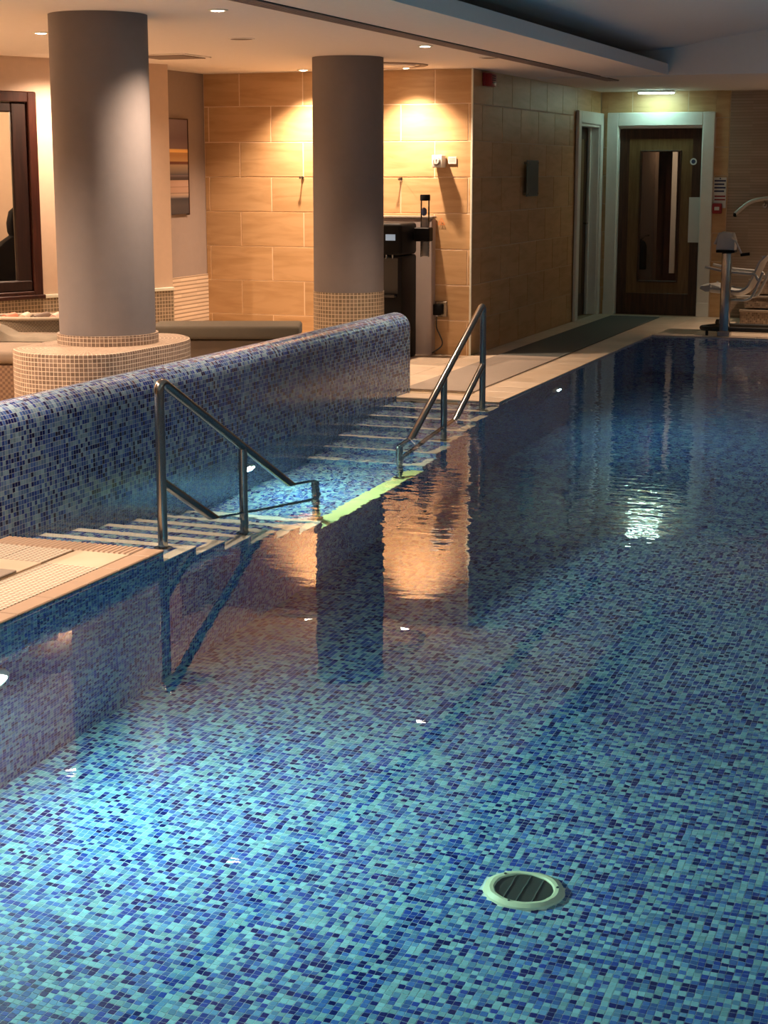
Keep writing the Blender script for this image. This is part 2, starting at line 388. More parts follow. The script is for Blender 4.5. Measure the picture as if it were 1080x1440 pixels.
# far deck and lounge tiles in view
tile_field('coping_tile', XP, XL+.004, YF-.004, YF+.22, .25, .25, M['deck'], FL)
tile_field('coping_tile', -3.545, XL+.004, YF+.22, YE+.1, .3, .3, M['deck'], FL)
tile_field('deck_tile', XS, -3.545, YF+.40, 18.33, .39, .3, M['deck'], FL)
tile_field('deck_tile', -5.5, XS, 11.4, YB-.02, .3, .3, M['deck'], FL)
tile_field('deck_tile', -3.545, -1.6, YE+.1, 18.33, .325, .3, M['deck'], FL)
tile_field('coping_tile', XL+.004, -1.6, YE-.004, YE+.1, .3, .1, M['deck'], FL)

# ------------------------------------------------------------------ pool basin
PF = empty('pool_floor', kind='structure', label='sloping pool floor of blue glass mosaic')
P = .0215
gx0, gx1, gy0, gy1 = -151*P, -9*P, 118*P, 316*P        # patch whose chips are built one by one
def sheet(name, quads, mat, parent):
    me = bpy.data.meshes.new(name); vs = []; fs = []
    for q in quads:
        fs.append(tuple(range(len(vs), len(vs)+4))); vs += q
    me.from_pydata(vs, [], fs); me.materials.append(mat); return link(name, me, parent)
def fq(x0, x1, y0, y1, dz=0): return [(x0, y0, floor_z(y0)+dz), (x1, y0, floor_z(y0)+dz), (x1, y1, floor_z(y1)+dz), (x0, y1, floor_z(y1)+dz)]
sheet('mosaic_sheet', [fq(XL, XR, Y0, gy0), fq(XL, gx0, gy0, gy1), fq(gx1, XR, gy0, gy1), fq(XL, XR, gy1, YE)], M['blue_pos'], PF)
sheet('grout_bed', [fq(gx0, gx1, gy0, gy1, -.0011)], M['grout'], PF)
DR = Vector((-1.325, 4.835, floor_z(4.835)))            # centre of the floor drain
slope = math.atan(-.095)
def chip_verts(cx, cy, h=.0009, s=.00985, b=.0010):
    out = []
    for (e, dz) in ((s, -h), (s, -.0004), (s-b, 0)):
        for sx, sy in ((-1, -1), (1, -1), (1, 1), (-1, 1)):
            y_ = cy+sy*e; out.append((cx+sx*e, y_, floor_z(y_)+dz))
    return out
CF = [(8, 9, 10, 11)]+[(a+o, (a+1) % 4+o, (a+1) % 4+4+o, a+4+o) for o in (0, 4) for a in range(4)]
cells = []
nx = round((gx1-gx0)/P); ny = round((gy1-gy0)/P)
for i in range(nx):
    for j in range(ny):
        cx = gx0+(i+.5)*P; cy = gy0+(j+.5)*P
        if (cx-DR.x)**2+(cy-DR.y)**2 < .131**2: continue
        cells.append((cx, cy))
# chips that show largest: the band along the bottom edge of the view
def near_key(c):
    x, y_ = c
    inside = x > -2.42+(y_-3.35)*-.25 and x < -.62 and y_ > 3.62-.40*(-x-.6)*-1*0
    return y_
fwd = Vector((-math.sin(R(20.4)), math.cos(R(20.4))))
def view_depth(c): return c[0]*fwd.x+c[1]*fwd.y
def view_side(c): return c[0]*fwd.y-c[1]*fwd.x
vis = sorted([c for c in cells if view_depth(c) > 4.02 and abs(view_side(c)) < .2205*view_depth(c)], key=view_depth)[:300]
solo = set(vis)
me = bpy.data.meshes.new('mosaic_tile')
me.from_pydata([(x, y_, z-floor_z(0)) for x, y_, z in chip_verts(0, 0)], [], CF); me.materials.append(M['blue_chip'])
for (cx, cy) in vis: link('mosaic_tile', me, PF, (cx, cy, floor_z(cy)+random.uniform(-.0003, .0003)))
vs = []; fs = []
for c in cells:
    if c in solo: continue
    o = len(vs); vs += chip_verts(*c); fs += [tuple(k+o for k in f) for f in CF]
me = bpy.data.meshes.new('mosaic_tiles'); me.from_pydata(vs, [], fs); me.materials.append(M['blue_chip'])
o = link('mosaic_tiles', me, PF); o['kind'] = 'stuff'

def struct_box(name, *a, label=None, **k):
    o = box(name, *a, **k); tag(o, label, None, None, 'structure'); return o
struct_box('wall_pool_left_near', XL-.3, XL, Y0, YN, -2.9, -.0005, M['blue_wet'], uv=True, label='blue mosaic pool wall below the near deck')
struct_box('wall_pool_left_far', XL-.3, XL, YF, YE+.3, -2.9, -.0005, M['blue_wet'], uv=True, label='blue mosaic pool wall below the far deck')
struct_box('wall_pool_end', XL, XR, YE, YE+.3, -2.9, -.0005, M['blue_wet'], uv=True, label='blue mosaic pool wall at the far end')
struct_box('wall_pool_right', XR, XR+.3, Y0, YE, -2.9, -.0005, M['blue_wet'], uv=True, label='blue mosaic pool wall opposite the steps')
struct_box('wall_pool_start', XL, XR, Y0-.3, Y0, -2.9, -.0005, M['blue_wet'], uv=True, label='blue mosaic pool wall nearest the viewer')

# recessed entry: steps down from each deck to a shelf
ST = empty('pool_steps', 'two facing flights of blue mosaic pool steps with white nosings meeting at a sunken shelf', 'steps', (0, 0, 0), kind='structure')
RZ = .150; near_y = [YN, 6.40, 6.683, 6.965, 7.25, 7.535, 7.82]
far_y = [YF, 10.735, 10.46, 10.185, 9.915, 9.65, 9.40]
def make_step(ya, yb, z, nose_y, sgn):
    s = box('step', XP, XL, min(ya, yb), max(ya, yb), -2.9, z, M['blue_wet'], ST, uv=True)
    n0, n1 = sorted((nose_y, nose_y+sgn*.058))
    box('nosing_strip', XP, XL-.055, n0, n1, z-.001, z+.004, M['strip'], s)
    box('side_strip', XL-.055, XL+.003, min(ya, yb), max(ya, yb), z-.010, z+.004, M['strip'], s)
for k in range(6):
    make_step(near_y[k], near_y[k+1], -RZ*(k+1), near_y[k+1], -1)
    make_step(far_y[k], far_y[k+1], -RZ*(k+1), far_y[k+1], .7)
sh = box('shelf', XP, XL, near_y[6], far_y[6], -2.9, -1.05, M['blue_wet'], ST, uv=True)
o = box('edge_strip', XL-.10, XL+.003, near_y[6], far_y[6], -1.062, -1.045, M['edge_strip'], sh); tag(o, 'pale lime-yellow edge strip')

# water sheet
me = bpy.data.meshes.new('water')
me.from_pydata([(XL, Y0, 0), (XR, Y0, 0), (XR, YE, 0), (XL, YE, 0), (XL, YF, 0), (XL, YN, 0), (XP, YN, 0), (XP, YF, 0)], [], [(0, 1, 2, 3, 4, 5), (5, 4, 7, 6)])
me.materials.append(M['water']); me.polygons.foreach_set('use_smooth', [True]*2); tag(link('water', me), 'clear still pool water with faint ripples', None, None, 'structure')

# ------------------------------------------------------------------ parapet
def parapet():
    y0, y1, x1, x0, zt, r = 3.2, 11.33, XP, XP-.21, .575, .105
    prof = [(x1, -1.2)]+[((x0+x1)/2+r*math.cos(R(a)), zt-r+r*math.sin(R(a))) for a in range(0, 181, 12)]+[(x0, -.02)]
    arc = [0]
    for a, b in zip(prof, prof[1:]): arc.append(arc[-1]+math.hypot(b[0]-a[0], b[1]-a[1]))
    bm = bmesh.new(); uvl = bm.loops.layers.uv.new('UVMap'); rings = []
    # last 7 cm rounds in, so the free end has a soft corner
    st = [(y0, 0), (y1-.05, 0)]+[(y1-.05+.05*math.sin(R(t)), .05*(1-math.cos(R(t)))) for t in (22, 45, 67, 90)]
    cx = (x0+x1)/2
    for yy, ins in st:
        f = 1-ins/.105
        rings.append([bm.verts.new((cx+(px-cx)*f, yy, pz-(ins if pz > .2 else 0)*max(0, (pz-.2)/.375))) for px, pz in prof])
    for i in range(len(rings)-1):
        for k in range(len(prof)-1):
            fc = bm.faces.new((rings[i][k], rings[i][k+1], rings[i+1][k+1], rings[i+1][k]))
            for lp, (yy, aa) in zip(fc.loops, ((st[i][0], arc[k]), (st[i][0], arc[k+1]), (st[i+1][0], arc[k+1]), (st[i+1][0], arc[k]))): lp[uvl].uv = (yy, aa-1.2)
    fc = bm.faces.new(rings[-1])
    for lp in fc.loops: lp[uvl].uv = (lp.vert.co.x, lp.vert.co.z)
    o = from_bm('parapet_wall', bm, M['blue'], None, 40)
    tag(o, 'low blue mosaic parapet wall with a rounded top beside the pool steps', 'wall', None, 'structure')
parapet()

# ------------------------------------------------------------------ lamps under water
def pool_light(x, y_, z, sx, label, power, group='underwater lamps', lens=None, col=COOL):
    t = empty('pool_light', label, 'pool light', (x, y_, z), 0 if sx > 0 else math.pi, group)
    lathe('flange', [(.055, .0), (.105, .0), (.105, .008), (.095, .020), (.062, .024), (.055, .012)], M['white'], t, 28, 'X')
    lathe('lens', [(0, .020), (.03, .019), (.058, .012)], lens or M['lens_pool'], t, 28, 'X')
    if power:
        ld = bpy.data.lights.new('lamp', 'AREA'); ld.shape = 'DISK'; ld.size = .11; ld.energy = power; ld.color = col
        lo = bpy.data.objects.new('lamp', ld); C.objects.link(lo); lo.parent = t; lo.location = (.035, 0, 0); lo.rotation_euler = (0, R(-90+8), 0)
    return t
pool_light(XL, 4.80, -.585, 1, 'lit round underwater lamp in the pool wall below the near deck', POOL_W)
pool_light(XP, 8.50, -.46, 1, 'lit round underwater lamp in the parapet seen behind the near handrail', POOL_W*.36)
M['lens_dim'] = emit('dim_pool_lamp_lens', (.9, .95, .9), .8)
pool_light(XL, 12.5, -.62, 1, 'dim round underwater lamp in the pool wall below the far deck', POOL_W*.46, lens=M['lens_dim'], col=COOL2)
pool_light(XL, 1.05, -.585, 1, 'underwater lamp in the left pool wall out of view', POOL_W*.8)
for yy, p in ((2.4, .5), (7.2, .12), (11.0, .10)):
    pool_light(XR, yy, -.6, -1, {2.4: 'first', 7.2: 'second', 11.0: 'third'}[yy]+' underwater lamp in the right pool wall, out of view', POOL_W*p, 'lamps in the right pool wall', col=COOL2)

# ------------------------------------------------------------------ floor drain
M['drain_dark'] = plain('dark_drain_cover', (.035, .04, .035), .3)
M['drain_rim'] = plain('yellowed_white_plastic', (.62, .62, .42), .4)
t = empty('floor_drain', 'round white-rimmed drain with dark cover in the pool floor', 'drain', DR); t.rotation_euler = (slope, 0, 0)
lathe('rim', [(.094, -.01), (.094, .016), (.098, .021), (.110, .022), (.128, .010), (.132, -.004)], M['drain_rim'], t, 48)
lathe('cover', [(0, .010), (.094, .010), (.094, .004)], M['drain_dark'], t, 40)
for i in range(-1, 2):
    h = math.sqrt(.092**2-(i*.045)**2)
    box('rib', i*.045-.0015, i*.045+.0015, -h, h, .010, .015, M['slate'], t)
for a in (0, 120, 240):
    lathe('screw', [(0, .025), (.004, .025), (.005, .021)], M['steel'], t, 10, loc=(.106*math.cos(R(a+20)), .106*math.sin(R(a+20)), 0))

# ------------------------------------------------------------------ walls
def wall_tiles(parent, axis, plane, sgn, a0, a1, zs, length, offs, mat, holes=()):
    """running-bond tiles: axis 'Y' = wall at y=plane spanning x; 'X' = wall at x=plane spanning y"""
    for r, (z0, z1) in enumerate(zip(zs, zs[1:])):
        start = a0+((offs[r % 2]-a0) % length)-length
        a = start
        while a < a1-.005:
            b0, b1 = max(a, a0)+.0045, min(a+length, a1)-.0045
            a += length
            if b1-b0 < .02: continue
            segs = [(b0, b1, z0+.0045, z1-.0045)]
            for (h0, h1, hz) in holes:
                out = []
                for (s0, s1, q0, q1) in segs:
                    if s1 <= h0 or s0 >= h1 or q0 >= hz: out.append((s0, s1, q0, q1)); continue
                    if s0 < h0-.02: out.append((s0, h0, q0, q1))
                    if s1 > h1+.02: out.append((h1, s1, q0, q1))
                    if q1 > hz+.02: out.append((max(s0, h0), min(s1, h1), max(q0, hz), q1))
                segs = out
            for (s0, s1, q0, q1) in segs:
                d0, d1 = sorted((plane, plane+sgn*.0035))
                if axis == 'Y': tile('wall_tile', s0, s1, d0, d1, q0, q1, mat, parent, .0015)
                else: tile('wall_tile', d0, d1, s0, s1, q0, q1, mat, parent, .0015)
ZS = [.005, .305, .605, .905, 1.206, 1.505, 1.804, 2.108, ZC]
WB = struct_box('wall_back', -6.95, XS-.012, YB+.010, YB+.25, 0, ZC, M['stone_joint'], label='sandstone tiled wall behind the lounge')
wall_tiles(WB, 'Y', YB+.010, -1, -6.80, XS, ZS, .60, (-6.155, -5.853), M['stone'])
tile('corner_trim', XS-.012, XS+.004, YB-.004, YB+.012, 0, ZC, M['strip'], WB, .001)
DY0, DY1 = 17.26, 18.33     # side doorway
WS = empty('wall_side', kind='structure', label='dim sandstone tiled wall beside the far deck')
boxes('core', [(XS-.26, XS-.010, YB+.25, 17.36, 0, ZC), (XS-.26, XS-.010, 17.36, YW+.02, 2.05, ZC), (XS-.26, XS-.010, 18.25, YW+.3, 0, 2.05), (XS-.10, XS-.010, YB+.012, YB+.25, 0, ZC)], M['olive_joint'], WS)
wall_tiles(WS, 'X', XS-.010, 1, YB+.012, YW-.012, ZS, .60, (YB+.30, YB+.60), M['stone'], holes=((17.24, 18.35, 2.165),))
WE = empty('wall_end', kind='structure', label='sandstone tiled end wall around the panelled door')
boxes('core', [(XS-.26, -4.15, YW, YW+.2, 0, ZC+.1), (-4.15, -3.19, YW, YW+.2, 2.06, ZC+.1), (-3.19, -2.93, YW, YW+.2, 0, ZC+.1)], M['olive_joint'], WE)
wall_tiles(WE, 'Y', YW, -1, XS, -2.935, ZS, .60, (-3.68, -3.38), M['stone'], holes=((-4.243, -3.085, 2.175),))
struct_box('wall_end_mosaic', -2.93, XR+2.2, YW-.004, YW+.2, 0, ZC+.6, M['pale_mosaic'], uv=True, label='wall of thin pale stone strips at the pool end')
struct_box('wall_right', XR+.6, XR+.8, -2.2, YW, 0, 3.1, M['cream'], label='plain wall on the far side of the pool, out of view')
struct_box('wall_start', -9, XR+.8, -2.4, -2.2, 0, 3.1, M['cream'], label='plain wall behind the viewer')

# window wall, slanting 25 degrees
WA = R(25); wd = Vector((math.sin(WA), math.cos(WA), 0)); wn_ = Vector((math.cos(WA), -math.sin(WA), 0))
W0 = Vector((-7.0, 11.25, 0))
# local frame: +X along the wall (away from the viewer), +Y into the lounge's outside (behind the wall)
WW = empty('wall_window', kind='structure', loc=W0, rz=R(90)-WA, label='cream lounge wall with a dark framed window')
# in this frame local x = wd ; local y = left normal of wd = pointing away from the pool
boxes('plaster', [(.022, 1.28, 0, .14, .625, ZC), (-1.62, .022, 0, .14, 2.14, ZC), (-4.2, -1.62, 0, .14, .625, ZC)], M['cream'], WW)
boxes('wainscot', [(-4.2, 1.28, -.012, .14, 0, .60)], M['olive_mosaic'], WW, uv=True)
box('dado_ledge', .022, 1.285, -.018, .02, .60, .626, M['strip'], WW, .003)
WI = empty('window_1', kind='structure', loc=W0, rz=R(90)-WA, label='mahogany framed interior window, half in view')
for a in ((-.055, .022, -.030, .12, .606, 2.137), (-1.62, -1.543, -.030, .12, .606, 2.137), (-1.543, -.055, -.030, .12, 2.06, 2.137), (-1.543, -.055, -.030, .12, .606, .66)):
    box('casing', *a, M['mahogany'], WI, .006)
for a in ((-.19, -.057, -.006, .03, .70, 2.062), (-1.543, -1.41, -.006, .03, .70, 2.062), (-1.41, -.19, -.010, .03, 1.985, 2.058), (-1.543, -.057, -.012, .03, .658, .745)):
    box('inner_frame', *a, M['mahogany_dark'], WI, .010)
box('sill', -1.64, .030, -.050, .0, .600, .632, M['mahogany'], WI, .006)
box('glass_pane', -1.41, -.19, .012, .018, .745, 1.985, M['glass'], WI)
# small lit room behind the glass
RB = empty('wall_back_room', kind='structure', loc=W0, rz=R(90)-WA, label='pale room seen through the lounge window')
boxes('room_shell', [(-3, .5, 1.6, 1.7, 0, ZC), (.4, .5, .14, 1.6, 0, ZC), (-3, -2.9, .14, 1.6, 0, ZC), (-3, .5, .14, 1.7, -.05, 0)], M['cream'], RB)
ch = empty('desk_chair', 'dark high-backed chair with a rounded headrest seen through the window', 'chair', W0+wd*(-.02)-wn_*.42, R(90)-WA)
prism('backrest', [(-.24, .52), (.20, .52), (.22, .80), (.20, .96), (.13, 1.05), (.06, 1.065), (-.02, 1.02), (-.12, .94), (-.24, .88)], -.03, .05, M['black'], ch, .015, 'XZ')
prism('headrest', [(.06, 1.055), (.17, 1.055), (.20, 1.11), (.22, 1.19), (.19, 1.27), (.13, 1.30), (.06, 1.25), (.035, 1.16), (.04, 1.09)], -.03, .04, M['black'], ch, .015, 'XZ')
box('seat', -.25, .22, -.05, .42, .42, .50, M['black'], ch, .03, 3)
tube('stem', [(0, .18, .06), (0, .18, .42)], .03, M['black'], ch)
for k in range(5):
    a = R(72*k+10); tube('foot', [(0, .18, .07), (.27*math.cos(a), .18+.27*math.sin(a), .03)], .022, M['black'], ch, 8)
# grey wall with the painting
WP = struct_box('wall_painting', -7.0, -6.80, 12.30, YB+.01, .63, ZC, M['paint_grey'], label='grey-brown wall holding the painting')
struct_box('wall_painting_base', -7.0, -6.788, 12.30, YB+.01, 0, .655, M['pale_mosaic2'] if 'pale_mosaic2' in M else M['beige_mosaic'], uv=True, label='mosaic dado below the painting')
struct_box('wall_lounge_start', -9, -4.3, 3.0, 3.15, 0, ZC, M['cream'], label='lounge wall out of view')

# ------------------------------------------------------------------ ceilings
CE = empty('ceiling', kind='structure', label='cream lounge ceiling with pool-side bulkhead')
boxes('soffit', [(-9, -3.0, -2.2, YW+.02, ZC, ZC+.05), (-3.0, XR+.8, 15.252, YW+.02, ZC-.004, ZC+.05)], M['ceiling'], CE)
boxes('bulkhead', [(-3.06, -3.0, -2.2, 15.25, ZC+.05, 2.482)], M['ceil_grey'], CE)
box('bulkhead_face', -3.0, -2.996, -2.2, 15.25, ZC-.002, 2.483, M['ceil_grey'], CE)
box('cross_beam', -4.2, XR+.8, 15.246, 15.5, ZC-.003, 3.1, M['ceil_grey'], CE)
prof = [(-4.2, 2.60), (-3.5, 2.59), (-3.15, 2.60), (-2.9, 2.625), (-2.63, 2.68), (-2.15, 2.75), (-1.3, 2.83), (0, 2.87), (XR+.8, 2.88)]
prism('pool_ceiling', prof+[(XR+.8, 3.1), (-4.2, 3.1)], -2.2, 15.25, M['ceil_grey'], CE, 0, 'XZ')
box('cove_back', -4.2, -4.1, -2.2, 15.25, ZC+.05, 2.7, M['ceil_grey'], CE)

SD = empty('slot_diffuser', 'long four-slot air diffuser along the lounge ceiling', 'air vent', (-3.66, 10, ZC))
box('backing', -.058, .058, -7.2, 6.0, -.004, .0, M['dark'], SD)
for i in range(5): box('slat', -.056+i*.025-.0055+.003, -.056+i*.025+.0055+.003, -7.2, 6.0, -.010, -.0035, M['panel'], SD)
for (x, y_, rx, lab) in ((-4.756, 10.17, .085, 'round ceiling speaker plate nearest the left column'), (-3.79, 12.48, .085, 'round ceiling speaker plate beside the slot diffuser')):
    t = empty('ceiling_speaker', lab, 'speaker', (x, y_, ZC), group='ceiling speaker plates')
    lathe('rim', [(rx*.86, 0), (rx*.86, -.006), (rx, -.004), (rx, 0)], M['ceiling'], t, 32)
    lathe('grille', [(0, -.004), (rx*.86, -.004)], M['paint_grey'], t, 32)
t = empty('ceiling_vent', 'square ceiling air vent above the painting wall', 'air vent', (-5.95, 11.5, ZC))
box('vent_frame', -.22, .22, -.22, .22, -.008, 0, M['ceiling'], t, .003)
for i in range(7): box('vent_slat', -.19, .19, -.19+i*.055, -.15+i*.055, -.014, -.008, M['paint_grey'], t)
t = empty('ring_diffuser', 'large ring-shaped air diffuser in the ceiling before the sandstone wall', 'air vent', (-4.86, 13.05, ZC))
lathe('outer_ring', [(.30, 0), (.30, -.006), (.34, -.012), (.36, -.006), (.36, 0)], M['paint_grey'], t, 48)
lathe('inner_ring', [(.22, 0), (.22, -.008), (.25, -.012), (.26, 0)], M['ceiling'], t, 48)
lathe('centre_plate', [(0, -.010), (.16, -.010), (.18, 0)], M['ceiling'], t, 40)

def downlight(x, y_, label, power=1., cone=82, blend=.75, group='ceiling downlights', tilt=(0, 0)):
    t = empty('downlight', label, 'ceiling light', (x, y_, ZC), group=group)
    lathe('trim_ring', [(.034, -.001), (.036, -.007), (.052, -.005), (.054, 0)], M['strip'], t, 28)
    lathe('lens', [(0, -.010), (.02, -.009), (.035, -.003)], M['lens_warm'], t, 24)
    ld = bpy.data.lights.new('lamp', 'SPOT'); ld.energy = DOWN_W*power; ld.color = WARM; ld.spot_size = R(cone); ld.spot_blend = blend; ld.shadow_soft_size = .025
    lo = bpy.data.objects.new('lamp', ld); C.objects.link(lo); lo.parent = t; lo.location = (0, 0, -.03); lo.rotation_euler = (tilt[0], tilt[1], 0)
    return t
downlight(-4.03, 8.33, 'lit downlight between the left column and the slot diffuser', 1.5, 125, 1.0)
downlight(-3.86, 11.18, 'lit downlight over the far end of the parapet', 1.5, 92, 1.0)
downlight(-4.81, 13.44, 'lit downlight close to the sandstone wall, under the ring diffuser', 1.5, 118, 1.0)
downlight(-5.72, 13.44, 'downlight hidden behind the middle column', 1.8, 118, 1.0)
downlight(-3.9, 5.3, 'downlight over the near deck, out of view', 2.7, 90)
downlight(-6.55, 11.2, 'downlight washing the window wall, behind the left column', 1.1, 150, 1.0)
downlight(-5.7, 9.3, 'downlight over the lounge benches, out of view', .7, 100)
downlight(-5.7, 6.6, 'downlight over the lounge, out of view', 2.6, 140)
downlight(-8.0, 8.6, 'unseen downlight added deep in the lounge as ceiling fill', 5.0, 140)  # added so that bounced light lifts the lounge ceiling
downlight(-1.35, 17.1, 'downlight over the far deck by the hoist, out of view', 1.5, 98)
# light inside the room behind the window
ld = bpy.data.lights.new('room_lamp', 'POINT'); ld.energy = 24; ld.color = (1, .72, .45); ld.shadow_soft_size = .08
lo = bpy.data.objects.new('room_lamp', ld); C.objects.link(lo); lo.location = W0+wd*(-.9)-wn_*1.0+Vector((0, 0, 2.1))

t = empty('emergency_light', 'bright white strip light on the ceiling above the panelled door', 'ceiling light', (-3.69, 18.17, ZC-.004))
box('housing', -.20, .20, -.045, .045, -.018, 0, M['white'], t, .003)
box('diffuser', -.185, .185, -.038, .038, -.030, -.018, M['tube_white'], t, .004)
ld = bpy.data.lights.new('lamp', 'AREA'); ld.shape = 'RECTANGLE'; ld.size = .36; ld.size_y = .07; ld.energy = .6; ld.color = (.42, 1, .76)
lo = bpy.data.objects.new('lamp', ld); C.objects.link(lo); lo.parent = t; lo.location = (0, 0, -.045)
# fill panels added out of view for dim ambient light in the pool hall
for (x, y_, e) in ((.6, 1, 6), (.8, 6, 4), (1.2, 11, 1.5)):
    t = empty('hall_fill', {1: 'first', 6: 'second', 11: 'third'}[y_]+' dim fill panel added over the pool, out of view', 'ceiling light', (x, y_, 2.86), group='added pool hall fill panels')
    box('panel', -.3, .3, -.3, .3, -.03, -.005, M['white'], t, .004)
    ld = bpy.data.lights.new('lamp', 'AREA'); ld.size = .5; ld.energy = e; ld.color = (1, .74, .54)
    lo = bpy.data.objects.new('lamp', ld); C.objects.link(lo); lo.parent = t; lo.location = (0, 0, -.04)

# ------------------------------------------------------------------ columns and plinth
def uv_cyl(name, r, z0, z1, mat, parent, seg=64, cap=True):
    bm = bmesh.new(); ul = bm.loops.layers.uv.new('UVMap')
    lo = [bm.verts.new((r*math.cos(2*math.pi*k/seg), r*math.sin(2*math.pi*k/seg), z0)) for k in range(seg)]
    hi = [bm.verts.new((v.co.x, v.co.y, z1)) for v in lo]
    for k in range(seg):
        f = bm.faces.new((lo[k], lo[(k+1) % seg], hi[(k+1) % seg], hi[k]))
        for lp, uv in zip(f.loops, ((k, z0), (k+1, z0), (k+1, z1), (k, z1))): lp[ul].uv = (uv[0]/seg*2*math.pi*r, uv[1])
    if cap:
        f = bm.faces.new(hi)
        for lp in f.loops: lp[ul].uv = (lp.vert.co.x, lp.vert.co.y)
    return from_bm(name, bm, mat, parent, 40)
t = empty('column', 'thick round taupe column rising from the curved mosaic plinth', 'column', (-4.775, 8.375, 0), kind='structure')
uv_cyl('shaft', .268, .60, ZC, M['paint'], t)
uv_cyl('mosaic_band', .283, .60, .668, M['beige_mosaic'], t)
t = empty('column', 'round taupe column with mosaic foot behind the far end of the parapet', 'column', (-4.80, 12.13, 0), kind='structure')
uv_cyl('shaft', .268, 0, ZC, M['paint'], t)
uv_cyl('mosaic_band', .272, 0, .655, M['olive_mosaic'], t)

def catmull(pts, n=8):
    out = []; N_ = len(pts)
    for i in range(N_):
        p0, p1, p2, p3 = (Vector(pts[(i+k-1) % N_]) for k in range(4))
        for k in range(n):
            s = k/n; out.append(.5*((2*p1)+(-p0+p2)*s+(2*p0-5*p1+4*p2-p3)*s*s+(-p0+3*p1-3*p2+p3)*s**3))
    return out
pl_pts = [(-5.13, 8.02), (-5.07, 7.86), (-4.88, 7.72), (-4.64, 7.725), (-4.49, 7.81), (-4.435, 7.95), (-4.42, 8.22), (-4.405, 8.49), (-4.445, 8.74), (-4.57, 8.92), (-4.70, 8.985), (-4.85, 8.93), (-5.02, 8.72), (-5.12, 8.38)]
def plinth(pts, zt):
    O = catmull(pts, 6); n_ = len(O); c = sum(O, Vector((0, 0)))/n_
    O = [p-c for p in O]
    t = empty('plinth', 'curved beige mosaic plinth around the left column foot', 'plinth', (c.x, c.y, 0), kind='structure')
    L_ = [0]
    for i in range(n_): L_.append(L_[-1]+(O[(i+1) % n_]-O[i]).length)
    bm = bmesh.new(); ul = bm.loops.layers.uv.new('UVMap')
    lv = [((1, 1), .0, 0)]
    def ring(ins, z):
        out = []
        for i in range(n_):
            tg = (O[(i+1) % n_]-O[i-1]).normalized(); nr = Vector((-tg.y, tg.x))
            if nr.dot(O[i]) > 0: nr = -nr
            p = O[i]+nr*ins; out.append(bm.verts.new((p.x, p.y, z)))
        return out
    specs = [(0, .001, 0), (0, zt-.012, zt-.012), (.004, zt-.003, zt-.002), (.012, zt, zt+.006)]+[(.012+.0235*k, zt, zt+.006+.0235*k) for k in range(1, 8)]
    rings = [ring(a, b) for a, b, _ in specs]
    for (ra, sa), (rb, sb) in zip(zip(rings, specs), zip(rings[1:], specs[1:])):
        for i in range(n_):
            j = (i+1) % n_
            f = bm.faces.new((ra[i], ra[j], rb[j], rb[i]))
            for lp, uv in zip(f.loops, ((L_[i], sa[2]), (L_[i+1], sa[2]), (L_[i+1], sb[2]), (L_[i], sb[2]))): lp[ul].uv = uv
    f = bm.faces.new(rings[-1])
    for lp in f.loops: lp[ul].uv = (lp.vert.co.x, lp.vert.co.y)
    from_bm('mosaic_body', bm, M['beige_mosaic'], t, 40)
plinth(pl_pts, .61)

# ------------------------------------------------------------------ lounge furniture
def slab_cushion(name, x0, x1, y0, y1, z0, z1, mat, parent, r=.035):
    o = box(name, x0, x1, y0, y1, z0, z1, mat, parent, r, 4, smooth=60); return o
t = empty('bench', 'long low lounge bench with flat olive cushion against the sandstone wall side', 'bench', (-5.10, 10.40, 0), R(20.4))
slab_cushion('cushion', -.42, .585, -.17, .26, .445, .535, M['cushion'], t, .022)
box('base', -.40, .555, -.14, .24, 0, .444, M['base'], t, .01)
t = empty('bench', 'wide lounge bench with taupe cushion on a wicker base left of the plinth', 'bench', (-5.90, 8.62, 0), R(16))
slab_cushion('cushion', -.75, .36, -.06, 1.20, .425, .50, M['cushion_pale'], t)
box('wicker_base', -.73, .33, -.03, 1.18, .0, .424, M['wicker'], t, .012)
t = empty('magazine_basket', 'oval woven basket full of rolled magazines on the wicker bench', 'basket', (-6.18, 9.93, .501), R(20))
def oval(name, a, b, z0, z1, mat, parent, flare=1.06, wall=.015, floor=True):
    bm = bmesh.new(); seg = 40
    prof = [(1, z0), (flare, z1), (flare-.06, z1), (.94, z0+.01)]
    rings = [[bm.verts.new((a*k*math.cos(2*math.pi*i/seg), b*k*math.sin(2*math.pi*i/seg), z)) for i in range(seg)] for k, z in prof]
    for ra, rb in zip(rings, rings[1:]):
        for i in range(seg): bm.faces.new((ra[i], ra[(i+1) % seg], rb[(i+1) % seg], rb[i]))
    bm.faces.new(rings[0][::-1]); bm.faces.new(rings[-1]); return from_bm(name, bm, mat, parent, 40)
oval('basket_body', .34, .17, 0, .085, M['basket'], t)
bm = bmesh.new(); add_tube(bm, [(.352*math.cos(a*math.pi/20), .178*math.sin(a*math.pi/20), .088) for a in range(41)], .013, 8); from_bm('rope_rim', bm, M['rope'], t, 60)
cols = [('rust red', (.5, .2, .13)), ('cream', (.66, .56, .44)), ('dark brown', (.14, .1, .08)), ('pink', (.66, .42, .36)), ('pale grey', (.55, .52, .48))]
for i, (nm, c_) in enumerate(cols):
    mm = plain('magazine_cover_'+nm.replace(' ', '_'), c_, .5)
    x = -.21+i*.105; o = empty('magazine', nm+' rolled magazine lying in the woven basket', 'magazine', (-6.18+x*math.cos(R(20)), 9.93+x*math.sin(R(20)), .535), R(20+(i % 2)*14-6), 'magazines in the woven basket')
    tube('roll', [(-.012, -.11+abs(x)*.2, .040), (.012, .11-abs(x)*.2, .047)], .034, mm, o, 12)
    tube('inner_leaf', [(-.011, -.112+abs(x)*.2, .041), (.012, .112-abs(x)*.2, .048)], .022, M['paper'], o, 12)
